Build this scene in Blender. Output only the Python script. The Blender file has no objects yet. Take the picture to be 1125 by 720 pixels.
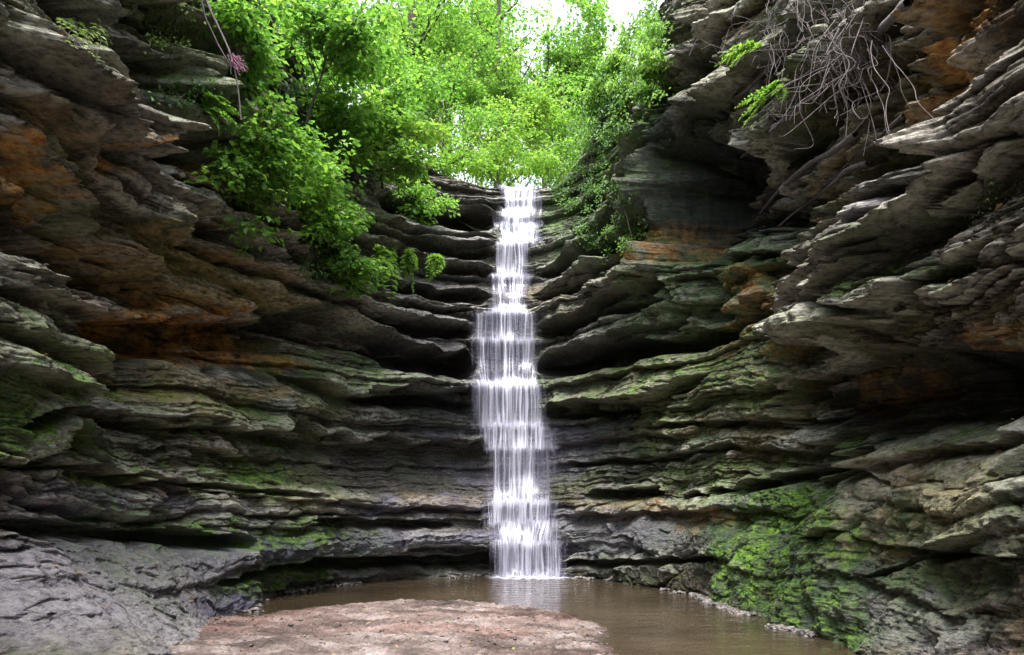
import bpy, math, random
import numpy as np
from mathutils import Vector, Matrix

random.seed(7)
RNG = np.random.default_rng(11)
SC = bpy.context.scene
COL = SC.collection
F, CX, HY, EYE = 800.0, 562.5, 560.0, 1.6      # focal length in photo pixels, image centre, horizon row, eye height

# ------------------------------------------------------------------ helpers
_perm = np.random.default_rng(3).permutation(256)
_perm = np.concatenate([_perm, _perm, _perm]).astype(np.int64)
_ga = np.random.default_rng(4).uniform(0, 2*np.pi, 256)
_gx, _gy = np.cos(_ga), np.sin(_ga)
_rv = np.random.default_rng(5).uniform(-1, 1, 256)

def gn(x, y, seed=0):
    """2D gradient noise, about -1..1"""
    x = np.asarray(x, float) + seed*17.13; y = np.asarray(y, float) + seed*5.71
    xi = np.floor(x).astype(np.int64); yi = np.floor(y).astype(np.int64)
    xf = x-xi; yf = y-yi
    u = xf*xf*xf*(xf*(xf*6-15)+10); v = yf*yf*yf*(yf*(yf*6-15)+10)
    xi &= 255; yi &= 255
    def g(ix, iy, dx, dy):
        h = _perm[_perm[ix]+iy]
        return _gx[h]*dx+_gy[h]*dy
    a = g(xi, yi, xf, yf); b = g(xi+1, yi, xf-1, yf)
    c = g(xi, yi+1, xf, yf-1); d = g(xi+1, yi+1, xf-1, yf-1)
    return 1.5*((a+(b-a)*u)+((c+(d-c)*u)-(a+(b-a)*u))*v)

def fbm(x, y, o=4, seed=0, gain=.5):
    s = 0; a = 1.0; f = 1.0
    for i in range(o):
        s = s+a*gn(x*f, y*f, seed+i*3); a *= gain; f *= 2.03
    return s

def ridge(x, y, o=3, seed=0):
    s = 0; a = 1.0; f = 1.0
    for i in range(o):
        s = s+a*(1-np.abs(gn(x*f, y*f, seed+i*3))*1.6); a *= .5; f *= 2.1
    return s/1.75

def worley(x, y, seed=0):
    """cell value (-1..1), distance to nearest, distance to border (approx)"""
    xi = np.floor(x).astype(np.int64); yi = np.floor(y).astype(np.int64)
    d1 = np.full(x.shape, 9.0); d2 = np.full(x.shape, 9.0); val = np.zeros(x.shape); vx = np.zeros(x.shape); vy = np.zeros(x.shape)
    ox = np.zeros(x.shape); oy = np.zeros(x.shape)
    for dx in (-1, 0, 1):
        for dy in (-1, 0, 1):
            cx = xi+dx; cy = yi+dy
            h = _perm[_perm[(cx+seed*7) & 255]+((cy+seed*13) & 255)]
            px = cx+.5+.42*_rv[h]; py = cy+.5+.42*_rv[(h*7+31) & 255]
            d = np.hypot(x-px, y-py)
            m = d < d1
            d2 = np.where(m, d1, np.minimum(d2, d))
            d1 = np.where(m, d, d1)
            val = np.where(m, _rv[(h*3+11) & 255], val)
            ox = np.where(m, x-px, ox); oy = np.where(m, y-py, oy)
            vx = np.where(m, _rv[(h*5+77) & 255], vx); vy = np.where(m, _rv[(h*9+5) & 255], vy)
    return val, d1, d2-d1, ox*vx+oy*vy

def sstep(a, b, x):
    t = np.clip((x-a)/(b-a), 0, 1)
    return t*t*(3-2*t)

def catmull(pts, n=60):
    P = np.array(pts, float); out = []
    P = np.vstack([2*P[0]-P[1], P, 2*P[-1]-P[-2]])
    for i in range(1, len(P)-2):
        t = np.linspace(0, 1, n, endpoint=False)[:, None]
        a, b, c, d = P[i-1], P[i], P[i+1], P[i+2]
        out.append(.5*((2*b)+(-a+c)*t+(2*a-5*b+4*c-d)*t*t+(-a+3*b-3*c+d)*t**3))
    out.append(P[-2][None])
    return np.vstack(out)

def mesh_np(name, verts, quads=None, tris=None, mat=None, parent=None, smooth=True, attrs=None, loc=None):
    me = bpy.data.meshes.new(name)
    verts = np.asarray(verts, np.float32)
    faces = []; tot = []
    lv = []
    if quads is not None and len(quads):
        lv.append(np.asarray(quads, np.int32).ravel()); tot.append(np.full(len(quads), 4, np.int32))
    if tris is not None and len(tris):
        lv.append(np.asarray(tris, np.int32).ravel()); tot.append(np.full(len(tris), 3, np.int32))
    lv = np.concatenate(lv); tot = np.concatenate(tot)
    me.vertices.add(len(verts)); me.vertices.foreach_set('co', verts.ravel())
    me.loops.add(len(lv)); me.loops.foreach_set('vertex_index', lv)
    me.polygons.add(len(tot))
    st = np.zeros(len(tot), np.int32); st[1:] = np.cumsum(tot)[:-1]
    me.polygons.foreach_set('loop_start', st); me.polygons.foreach_set('loop_total', tot)
    me.polygons.foreach_set('use_smooth', np.full(len(tot), smooth))
    me.update(calc_edges=True)
    if attrs:
        for k, a in attrs.items():
            a = np.asarray(a, np.float32)
            at = me.attributes.new(k, 'FLOAT', 'POINT')
            at.data.foreach_set('value', a.ravel())
    o = bpy.data.objects.new(name, me); COL.objects.link(o)
    if mat: me.materials.append(mat)
    if parent: o.parent = parent
    if loc is not None: o.location = loc
    return o

def tag(o, label=None, cat=None, group=None, kind=None):
    if label: o['label'] = label
    if cat: o['category'] = cat
    if group: o['group'] = group
    if kind: o['kind'] = kind
    return o

def empty(name, loc):
    o = bpy.data.objects.new(name, None); COL.objects.link(o); o.location = loc; o.empty_display_size = .1
    return o

def at(px, py, Y):
    return np.array([(px-CX)/F*Y, Y, EYE+(HY-py)/F*Y])

class Tubes:
    """collects tapered tubes into one mesh"""
    def __init__(s): s.v = []; s.q = []; s.n = 0
    def add(s, pts, r0, r1, sides=6, wob=0.0):
        P = np.asarray(pts, float); n = len(P)
        r = np.linspace(r0, r1, n)
        if wob: r = r*(1+wob*RNG.uniform(-1, 1, n))
        T = np.gradient(P, axis=0); T /= np.linalg.norm(T, axis=1)[:, None]+1e-9
        ref = np.array([0, 0, 1.0]) if abs(T[0, 2]) < .9 else np.array([1.0, 0, 0])
        a = np.cross(T, ref); a /= np.linalg.norm(a, axis=1)[:, None]+1e-9
        b = np.cross(T, a)
        th = np.arange(sides)*2*np.pi/sides
        V = P[:, None]+r[:, None, None]*(a[:, None]*np.cos(th)[None, :, None]+b[:, None]*np.sin(th)[None, :, None])
        s.v.append(V.reshape(-1, 3))
        i = np.arange(n-1)[:, None]*sides; j = np.arange(sides)[None]
        jn = (j+1) % sides
        s.q.append(np.stack([i+j, i+jn, i+sides+jn, i+sides+j], -1).reshape(-1, 4)+s.n)
        s.n += n*sides
    def build(s, name, mat, parent=None, origin=None):
        V = np.vstack(s.v)
        if origin is not None: V = V-np.asarray(origin)
        return mesh_np(name, V, np.vstack(s.q), None, mat, parent)

def curve3(p0, p1, sag=0.0, wob=0.1, n=10, seed=None):
    """a wobbly line from p0 to p1"""
    p0 = np.array(p0, float); p1 = np.array(p1, float)
    t = np.linspace(0, 1, n)[:, None]
    L = np.linalg.norm(p1-p0)
    w = np.cumsum(RNG.normal(0, 1, (n, 3)), 0); w = w-w[0]-(w[-1]-w[0])*t
    return p0+(p1-p0)*t+w*wob*L/n+np.array([0, 0, -1.0])*sag*4*t*(1-t)

# ------------------------------------------------------------------ node helpers
def new_mat(name):
    m = bpy.data.materials.new(name); m.use_nodes = True
    nt = m.node_tree; nt.nodes.clear()
    return m, nt
def N(nt, t, **kw):
    n = nt.nodes.new(t)
    for k, v in kw.items():
        if k.startswith('i_'):
            n.inputs[k[2:].replace('_', ' ')].default_value = v
        else: setattr(n, k, v)
    return n
def L(nt, a, b): nt.links.new(a, b)
def ramp(nt, src, stops, interp='LINEAR'):
    r = N(nt, 'ShaderNodeValToRGB'); r.color_ramp.interpolation = interp
    el = r.color_ramp.elements
    while len(el) > 1: el.remove(el[-1])
    for i, (p, c) in enumerate(stops):
        e = el[0] if i == 0 else el.new(p)
        e.position = p
        e.color = (c, c, c, 1) if not hasattr(c, '__len__') else (*c, 1)
    L(nt, src, r.inputs[0])
    return r.outputs[0]
def noise(nt, vec, scale, detail=5, rough=.55, dist=0.0):
    n = N(nt, 'ShaderNodeTexNoise'); n.inputs['Scale'].default_value = scale; n.inputs['Detail'].default_value = detail
    n.inputs['Roughness'].default_value = rough; n.inputs['Distortion'].default_value = dist
    if vec is not None: L(nt, vec, n.inputs['Vector'])
    return n.outputs['Fac']
def mapping(nt, vec, scale=(1, 1, 1), rot=(0, 0, 0), loc=(0, 0, 0)):
    m = N(nt, 'ShaderNodeMapping'); m.inputs['Scale'].default_value = scale; m.inputs['Rotation'].default_value = rot; m.inputs['Location'].default_value = loc
    L(nt, vec, m.inputs['Vector']); return m.outputs[0]
def mixc(nt, fac, a, b, mode='MIX'):
    m = N(nt, 'ShaderNodeMix'); m.data_type = 'RGBA'; m.blend_type = mode
    for sock, v in ((m.inputs[0], fac), (m.inputs[6], a), (m.inputs[7], b)):
        if hasattr(v, 'is_output'): L(nt, v, sock)
        elif hasattr(v, '__len__'): sock.default_value = (*v, 1)
        else: sock.default_value = v
    return m.outputs[2]
def math_(nt, op, a, b=0.0, clamp=False):
    m = N(nt, 'ShaderNodeMath'); m.operation = op; m.use_clamp = clamp
    for sock, v in ((m.inputs[0], a), (m.inputs[1], b)):
        if hasattr(v, 'is_output'): L(nt, v, sock)
        else: sock.default_value = v
    return m.outputs[0]
def attr(nt, name):
    a = N(nt, 'ShaderNodeAttribute'); a.attribute_name = name; return a.outputs['Fac']
def bump(nt, h, strength=.5, dist=.02, prev=None):
    b = N(nt, 'ShaderNodeBump'); b.inputs['Strength'].default_value = strength; b.inputs['Distance'].default_value = dist
    L(nt, h, b.inputs['Height'])
    if prev is not None: L(nt, prev, b.inputs['Normal'])
    return b.outputs[0]

# ------------------------------------------------------------------ materials
def rock_material():
    m, nt = new_mat('layered_rock')
    co = N(nt, 'ShaderNodeTexCoord').outputs['Object']
    big = noise(nt, co, .55, 4)
    strata = noise(nt, mapping(nt, co, (1.1, 1.1, 9)), 1.6, 9, .68, .35)
    fine = noise(nt, mapping(nt, co, (1, 1, 2.2)), 9, 8, .7)
    grit = noise(nt, co, 48, 4, .7)
    base = ramp(nt, strata, [(.30, (.013, .011, .008)), (.43, (.050, .041, .027)), (.53, (.115, .098, .070)), (.64, (.22, .20, .155)), (.76, (.40, .38, .33))])
    tint = ramp(nt, big, [(.34, (1.1, .84, .56)), (.47, (1.05, .99, .86)), (.55, (.92, 1.02, .88)), (.66, (.86, .93, 1.08))])
    c = mixc(nt, 1, base, tint, 'MULTIPLY')
    fr = ramp(nt, fine, [(.32, .25), (.48, .85), (.70, 1.0)])
    c = mixc(nt, 1, c, fr, 'MULTIPLY')
    f2 = noise(nt, mapping(nt, co, (1, 1, 1.7)), 26, 6, .75)
    c = mixc(nt, 1, c, ramp(nt, f2, [(.38, .28), (.5, .85), (.60, 1.2)]), 'MULTIPLY')
    c = mixc(nt, math_(nt, 'MULTIPLY', attr(nt, 'slate'), ramp(nt, fine, [(.30, .25), (.5, .9)])), c, ramp(nt, f2, [(.36, (.05, .043, .075)), (.5, (.17, .155, .24)), (.63, (.36, .34, .47))]))
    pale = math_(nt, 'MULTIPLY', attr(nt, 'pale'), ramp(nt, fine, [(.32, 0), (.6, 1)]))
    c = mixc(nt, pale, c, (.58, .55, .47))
    rust = math_(nt, 'MULTIPLY', attr(nt, 'rust'), ramp(nt, noise(nt, co, 3.2, 7, .65), [(.40, 0), (.56, 1)]))
    rcol = ramp(nt, fine, [(.3, (.14, .03, .008)), (.42, (.45, .15, .025)), (.56, (.72, .40, .11))])
    c = mixc(nt, rust, c, rcol)
    ochre = math_(nt, 'MULTIPLY', attr(nt, 'ochre'), ramp(nt, strata, [(.38, .15), (.6, 1)]))
    c = mixc(nt, ochre, c, ramp(nt, fine, [(.3, (.08, .05, .015)), (.45, (.27, .18, .06)), (.6, (.50, .36, .15))]))
    alg = math_(nt, 'MULTIPLY', attr(nt, 'algae'), ramp(nt, noise(nt, co, 4.5, 7, .7), [(.36, 0), (.60, 1)]))
    c = mixc(nt, math_(nt, 'MULTIPLY', alg, .85), c, ramp(nt, fine, [(.3, (.012, .035, .016)), (.7, (.07, .16, .075))]))
    geo = N(nt, 'ShaderNodeNewGeometry')
    sep = N(nt, 'ShaderNodeSeparateXYZ'); L(nt, geo.outputs['Normal'], sep.inputs[0])
    mossn = ramp(nt, noise(nt, co, 2.2, 9, .78), [(.41, 0), (.55, 1)])
    up = ramp(nt, sep.outputs['Z'], [(.0, .0), (.55, 1)])
    mo = math_(nt, 'MULTIPLY', math_(nt, 'MULTIPLY', attr(nt, 'moss'), mossn), math_(nt, 'ADD', math_(nt, 'MULTIPLY', up, .55), .45), True)
    mcol = ramp(nt, noise(nt, co, 14, 6, .7), [(.34, (.018, .050, .008)), (.47, (.085, .20, .018)), (.62, (.25, .42, .035))])
    c = mixc(nt, mo, c, mcol)
    wet = attr(nt, 'wet')
    c = mixc(nt, math_(nt, 'MULTIPLY', wet, .7), c, mixc(nt, 1, c, (.46, .46, .56), 'MULTIPLY'))
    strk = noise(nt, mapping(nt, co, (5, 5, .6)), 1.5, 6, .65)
    seep_shade = math_(nt, 'MULTIPLY', attr(nt, 'seep_shade'), ramp(nt, strk, [(.34, .95), (.62, .35)]))
    c = mixc(nt, seep_shade, c, ramp(nt, strk, [(.35, (.006, .006, .010)), (.6, (.018, .020, .034)), (.72, (.05, .045, .04))]))  # dark seepage streaks that also paint shade into the recesses
    p = N(nt, 'ShaderNodeBsdfPrincipled'); L(nt, c, p.inputs['Base Color'])
    ro = math_(nt, 'SUBTRACT', .82, math_(nt, 'MULTIPLY', wet, .50)); ro = math_(nt, 'ADD', ro, math_(nt, 'MULTIPLY', mo, .3), True)
    L(nt, ro, p.inputs['Roughness'])
    h = math_(nt, 'ADD', math_(nt, 'MULTIPLY', strata, 1.0), math_(nt, 'ADD', math_(nt, 'MULTIPLY', fine, .6), math_(nt, 'MULTIPLY', f2, .35)))
    b = bump(nt, h, 1.0, .11)
    b = bump(nt, grit, .45, .015, b)
    L(nt, b, p.inputs['Normal'])
    L(nt, p.outputs[0], N(nt, 'ShaderNodeOutputMaterial').inputs[0])
    return m

def leaf_material(name, dark, mid, light, trans=.45):
    m, nt = new_mat(name)
    a = attr(nt, 'tint')
    c = ramp(nt, a, [(0, dark), (.5, mid), (1, light)])
    d = N(nt, 'ShaderNodeBsdfPrincipled'); L(nt, c, d.inputs['Base Color']); d.inputs['Roughness'].default_value = .5
    d.inputs['Specular IOR Level'].default_value = .35
    t = N(nt, 'ShaderNodeBsdfTranslucent'); L(nt, mixc(nt, 1, c, (1.15, 1.2, .75), 'MULTIPLY'), t.inputs[0])
    mx = N(nt, 'ShaderNodeMixShader'); mx.inputs[0].default_value = trans
    L(nt, d.outputs[0], mx.inputs[1]); L(nt, t.outputs[0], mx.inputs[2])
    L(nt, mx.outputs[0], N(nt, 'ShaderNodeOutputMaterial').inputs[0])
    return m

def bark_material(name, c0, c1):
    m, nt = new_mat(name)
    co = N(nt, 'ShaderNodeTexCoord').outputs['Object']
    n = noise(nt, mapping(nt, co, (6, 6, 1.5)), 4, 6, .65)
    p = N(nt, 'ShaderNodeBsdfPrincipled'); L(nt, ramp(nt, n, [(.3, c0), (.7, c1)]), p.inputs['Base Color']); p.inputs['Roughness'].default_value = .85
    L(nt, bump(nt, n, .6, .02), p.inputs['Normal'])
    L(nt, p.outputs[0], N(nt, 'ShaderNodeOutputMaterial').inputs[0])
    return m

def simple_mat(name, stops, scale=8, rough=.8, bstr=.5, bdist=.02):
    m, nt = new_mat(name)
    co = N(nt, 'ShaderNodeTexCoord').outputs['Object']
    n = noise(nt, co, scale, 8, .65)
    p = N(nt, 'ShaderNodeBsdfPrincipled'); L(nt, ramp(nt, n, stops), p.inputs['Base Color']); p.inputs['Roughness'].default_value = rough
    L(nt, bump(nt, n, bstr, bdist), p.inputs['Normal'])
    L(nt, p.outputs[0], N(nt, 'ShaderNodeOutputMaterial').inputs[0])
    return m

M = {}
M['rock'] = rock_material()

# ------------------------------------------------------------------ canyon wall
PLAN = catmull([(1.5, -13.5), (-3.2, -12.5), (-5.9, -9), (-5.6, -4), (-5.4, 0), (-5.25, 4), (-5.2, 6.5), (-5.1, 8.8), (-5.0, 11), (-4.55, 13.3), (-3.5, 15.6), (-1.9, 17.2), (0, 17.9),  # first points: unseen bend behind the viewer, added to hold back frontal light
                (1.5, 17.4), (2.8, 16.0), (3.8, 13.6), (4.4, 11), (4.65, 8.6), (4.75, 6.8), (4.9, 4), (5.1, 0), (5.6, -4), (6.6, -9), (8.5, -14)], 80)
seg = np.r_[0, np.cumsum(np.hypot(*np.diff(PLAN, axis=0).T))]
S_TOT = seg[-1]
def plan(s): return np.interp(s, seg, PLAN[:, 0]), np.interp(s, seg, PLAN[:, 1])
_sx = np.arange(0, S_TOT, .01)
_X, _Y = plan(_sx)
_nx = np.gradient(_X); _ny = np.gradient(_Y)
k_ = np.ones(61)/61
_nx, _ny = np.convolve(np.pad(_nx, 30, 'edge'), k_, 'valid'), np.convolve(np.pad(_ny, 30, 'edge'), k_, 'valid')
_l = np.hypot(_nx, _ny)
_nx, _ny = _ny/_l, -_nx/_l           # inward normal (travelling left -> back -> right, the canyon is on the right-hand side)
def normal(s): return np.interp(s, _sx, _nx), np.interp(s, _sx, _ny)

_vis = (_Y > 3.5)
_us = CX+F*_X[_vis]/_Y[_vis]; _ss = _sx[_vis]
def s_of(px, d=0.0):
    """arc position whose wall surface, d metres in front of the plan line, stands at this column of the view"""
    X = _X[_vis]+d*_nx[_vis]; Y = _Y[_vis]+d*_ny[_vis]
    u = CX+F*X/np.maximum(Y, .5)
    u = np.maximum.accumulate(u)
    return np.interp(px, u, _ss)
def sz_of(px, py, d=0.0):
    s = s_of(px, d); X, Y = plan(s); nx, ny = normal(s)
    return s, EYE+(HY-py)/F*(Y+d*ny)

DS = .0165
dense = np.arange(s_of(-60), s_of(1195), DS)
scols = np.r_[np.arange(0, dense[0], .09), dense, np.arange(dense[-1]+DS, S_TOT, .09)]
Z0, Z1, DZ = -.45, 14.2, .0155
zr = np.arange(Z0, Z1, DZ)
NC, NR = len(scols), len(zr)
Sg, Zg = np.meshgrid(scols, zr, indexing='ij')
ucol = np.interp(scols, _ss, _us)
ucol[scols < _ss[0]] = -400; ucol[scols > _ss[-1]] = 1525

# large form: displacement towards the canyon by column of the view and height
ZK = [-.5, 0, .5, 1.0, 1.5, 2.0, 2.6, 3.2, 3.8, 4.4, 5.0, 5.6, 6.2, 6.8, 7.4, 8.0, 9.0, 10.0, 12.0, 14.0]
TAB = {
 -400: [1.6, 1.4, .9, .4, .2, .2, .2, .2, .0, .0, .1, .3, .3, .2, .2, .3, .4, .4, .2, 0],
 0:    [1.95, 1.75, 1.2, .62, .18, .15, .45, .55, .50, -.45, -.15, .38, .20, .05, .15, .35, .40, .40, .2, 0],
 70:   [1.8, 1.6, 1.05, .55, .15, .20, .50, .62, .45, -.75, -.65, .10, .50, .12, -.10, .20, .40, .40, .2, 0],
 130:  [1.55, 1.3, .85, .50, .20, .25, .20, -.75, -1.15, -1.15, -.80, -.25, .35, .30, -.55, -.2, .35, .40, .2, 0],
 200:  [.85, .65, .60, .48, .20, .25, .12, -.05, -.55, -.85, -.55, -.25, .05, .15, .00, .60, .30, .30, .1, 0],
 250:  [.75, .62, .60, .66, .46, .24, .08, .05, -.15, -.70, -.62, -.28, .08, .18, .20, .40, .18, .15, -.1, -.2],
 300:  [.35, .22, .30, .62, .44, .22, .02, .18, .20, -.55, -.70, -.30, .12, .20, .35, .20, .05, .0, -.2, -.4],
 400:  [.05, .0, .12, .52, .36, .10, -.10, .10, .20, .22, -.25, -.20, .15, -.10, .00, -.10, -.3, -.6, -1.0, -1.4],
 500:  [.30, .22, .28, .44, .28, .05, -.05, .00, .05, .00, -.12, -.20, -.30, -.55, -.70, -.85, -1.2, -1.5, -1.7, -2],
 570:  [.50, .42, .40, .32, .12, .05, .00, -.05, -.10, -.15, -.30, -.40, -.50, -.65, -.75, -.90, -1.2, -1.6, -1.8, -2],
 640:  [.40, .32, .34, .32, .10, .00, .02, .05, .05, .10, -.10, .00, -.05, -.15, -.25, -.40, -.7, -1.0, -1.3, -1.6],
 690:  [.40, .32, .36, .30, .08, .00, .05, .15, .18, .25, -.30, .05, .35, .15, .05, .10, .10, -.1, -.6, -1.0],
 722:  [.42, .34, .38, .31, .09, .01, .06, .16, .18, .22, -.30, .00, .38, .05, .25, .50, .65, .35, -.2, -.8],
 742:  [.44, .36, .40, .33, .10, .02, .07, .17, .18, .10, -.35, -.20, .10, -.95, -1.4, -1.3, -.6, .75, .2, -.6],
 768:  [.48, .40, .43, .35, .11, .04, .09, .19, .20, -.05, -.40, -.45, -.60, -1.50, -1.7, -1.5, -.4, .85, .4, -.5],
 790:  [.50, .42, .44, .36, .11, .04, .09, .19, .20, -.10, -.35, -.45, -.60, -.70, -.5, -.1, .30, .75, .4, -.5],
 825:  [.85, .72, .58, .40, .15, .05, .10, .15, .25, .05, -.15, -.35, -.60, -.30, .10, .15, .25, .45, .2, -.4],
 880:  [1.0, .85, .72, .45, .22, .02, .05, -.25, .25, .15, .00, -.5, -.95, -.45, .0, .25, .40, .40, .2, -.2],
 940:  [1.0, .85, .74, .48, .32, .10, -.35, -.45, .70, .92, .85, .45, -.20, .15, .40, .30, .30, .20, 0, -.1],
 1000: [1.0, .85, .74, .45, .38, .22, -.40, -.30, .85, 1.00, .70, .15, -.10, .45, .30, .30, .30, .20, 0, 0],
 1080: [.95, .80, .70, .42, .40, .30, -.25, -.05, .85, .90, .45, .05, .30, .20, .30, .30, .30, .20, 0, 0],
 1150: [.90, .78, .70, .40, .40, .32, .00, .10, .80, .75, .65, .30, .25, .30, .30, .30, .30, .20, 0, 0],
 1525: [.60, .52, .50, .40, .40, .30, .20, .30, .50, .50, .40, .30, .30, .30, .30, .30, .30, .20, 0, 0],
}
UK = np.array(sorted(TAB)); TT = np.array([TAB[u] for u in UK])
def sm_interp(x, xp, fp):
    """smooth (cosine-blended) interpolation along axis 0"""
    i = np.clip(np.searchsorted(xp, x)-1, 0, len(xp)-2)
    t = (x-xp[i])/(xp[i+1]-xp[i]); t = np.clip(t, 0, 1); t = t*t*(3-2*t)*.6+t*.4
    return fp[i]*(1-t)[:, None]+fp[i+1]*t[:, None]
prof = sm_interp(ucol, UK, TT)                      # NC x len(ZK)
warp = .28*gn(scols*.33, scols*0+3.3, 2)+.09*gn(scols*1.3, scols*0+1.7, 3)
wcalm = 1-.8*np.exp(-((ucol-565)/70)**2)            # near the fall the beds stay level
Zw = Zg+(warp*wcalm)[:, None]+.035*gn(Sg*4, Zg*1.5, 4)
fz = np.empty_like(Sg)
for i in range(NC):
    fz[i] = np.interp(zr+warp[i]*wcalm[i], ZK, prof[i])
# soften the table along z
ker = np.hanning(15); ker /= ker.sum()
fz = np.apply_along_axis(lambda r: np.convolve(np.pad(r, 7, 'edge'), ker, 'valid'), 1, fz)
D = fz
HOL = 0*Zg

def beds(bottoms, thick, amp, rec, seed, sfreq=.5, jag=.3):
    """saw-tooth bedding: a hard lip stands out above each bed bottom and the bed runs back up to the next lip"""
    B = np.array(bottoms); k = np.clip(np.searchsorted(B, Zw.ravel())-1, 0, len(B)-2).reshape(Zw.shape)
    f = (Zw-B[k])/(B[k+1]-B[k]); f = np.clip(f, 0, 1)
    kk = np.arange(len(B))
    P = np.empty((NC, len(B)))
    for j in kk:
        P[:, j] = amp*(.34*gn(scols*sfreq, scols*0+j*7.77, seed)+.28*gn(scols*sfreq*3.1, scols*0+j*3.3, seed+1)+jag*.4*gn(scols*sfreq*11, scols*0+j*5.1, seed+2))
    P += amp*np.random.default_rng(seed).uniform(-.4, .6, len(B))[None]
    pk = np.take_along_axis(P, k, 1); pn = np.take_along_axis(P, np.minimum(k+1, len(B)-1), 1)
    th = np.array(thick)[k]/(B[k+1]-B[k])
    body = sstep(th*.6, 1.0, f)
    back = (pn+pk)*.5-rec
    edge = sstep(0, .10, f)                            # round the nose underneath
    return pk*(1-body)+back*body-(1-edge)*rec*.35

tops = [.12, .98, 1.55, 1.87, 2.95, 3.35, 3.78, 4.85, 5.15, 5.92, 6.75, 7.05, 7.75, 8.6, 9.5, 9.95, 10.32, 10.9, 11.4, 12.1, 12.7, 13.4, 14.0]
rb = np.random.default_rng(21)
th = rb.uniform(.14, .30, len(tops)+1)
bot = [-1.0]+[t-h for t, h in zip(tops, th[1:])]
calm_top = sstep(9.5, 11.5, Zg)
D = D+beds(bot, th, .30, .30, 31, .42)*(1-.4*calm_top)*(1-.72*(sstep(605, 660, ucol))[:, None]*(1-sstep(-.1, .3, Zg-np.interp(ucol, [600, 830, 900, 1000, 1150], [1.75, 1.8, 2.2, 2.45, 2.6])[:, None])))*(1-.75*HOL)*(.55+.45*np.abs(1.6*gn(Sg*.22, Zg*.3, 33)))*(1-.8*((1-sstep(180, 330, ucol))[:, None]*(1-sstep(.95, 1.3, Zg))))
mb = [-1.0]
while mb[-1] < 15: mb.append(mb[-1]+rb.uniform(.07, .21))
shelf = (1-sstep(180, 330, ucol))[:, None]*(1-sstep(.95, 1.3, Zg))
lam = (.55+.45*sstep(-.3, .5, gn(Sg*.35, Zg*.5, 8)))*(1-.75*shelf)
near_ = (1+.5*sstep(250, 420, np.abs(ucol-562)))[:, None]
lowz = np.interp(ucol, [600, 830, 900, 1000, 1150], [1.75, 1.8, 2.2, 2.45, 2.6])[:, None]
lowr = 1-.86*(sstep(605, 660, ucol))[:, None]*(1-sstep(-.1, .25, Zg-lowz))
D = D+beds(mb, np.full(len(mb), .04), .085, .075, 41, .9, .6)*(lam*near_*lowr*(.60+.45*sstep(-.2, .35, gn(Sg*.28+4, Zg*.55, 43))))
ub = [-1.0]
while ub[-1] < 15: ub.append(ub[-1]+rb.uniform(.03, .07))
D = D+beds(ub, np.full(len(ub), .015), .032, .032, 51, 2.0, .8)*lam*near_*(.3+.7*lowr)
# blocks broken along joints
def joints(bounds, f0, f1, amp, gap, seed):
    B = np.array(bounds); k = np.clip(np.searchsorted(B, Zw.ravel())-1, 0, len(B)-1).reshape(Zw.shape)
    r = np.random.default_rng(seed); fk = r.uniform(f0, f1, len(B)); ok = r.uniform(0, 9, len(B))
    x = Sg*fk[k]+ok[k]+.22*gn(Sg*1.1, Zg*1.1, seed)+.08*gn(Sg*5, Zg*5, seed+1)
    c = np.floor(x).astype(np.int64); q = x-c
    h = _perm[_perm[c & 255]+(k*7 & 255)]; h2 = _perm[_perm[(c+1) & 255]+(k*7 & 255)]
    e = np.minimum(q, 1-q)/fk[k]
    return amp*(_rv[h]+.8*_rv[(h*3+7) & 255]*(q-.5))-gap*(1-sstep(0, .035, e))
jm = (.25+.75*sstep(-.25, .35, gn(Sg*.3, Zg*.4, 66)))*(1-.75*np.exp(-((ucol-565)/90)**2))[:, None]
D = D+jm*(1-.8*shelf)*(joints(bot, .45, 1.0, .09, .12, 67)+joints(mb, 1.2, 3.2, .045, .04, 68))*(.35+.65*lowr)*(1-.7*shelf)
wv, wd, wb, wt = worley(Sg*.75+.25*gn(Sg, Zg, 60), Zw*1.5, 1)
blk = sstep(-.1, .5, gn(Sg*.25, Zg*.3, 61))*.8+.2
D = D+blk*(1-.85*shelf)*(.11*wv+.13*wt-.07*(1-sstep(0, .06, wb)))
wv, wd, wb, wt = worley(Sg*.42+.2*gn(Sg*.7, Zg*.7, 64), Zw*.95, 5)
D = D+(sstep(230, 330, np.abs(ucol-562))[:, None])*(Zg > 1.2)*(.22*wv+.34*wt-.12*(1-sstep(0, .05, wb)))
wv, wd, wb, wt = worley(Sg*2.3+.3*gn(Sg*2, Zg*2, 62), Zw*4.2, 2)
D = D+(.3+.7*blk)*(.035*wv+.06*wt-.025*(1-sstep(0, .07, wb)))
D = D+(.06+.11*sstep(60, 240, np.abs(ucol-562)))[:, None]*fbm(Sg*.55, Zg*.55, 3, 70)+.045*fbm(Sg*2.2, Zg*3.0, 4, 75)+.012*fbm(Sg*11, Zg*16, 3, 80)

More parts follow.
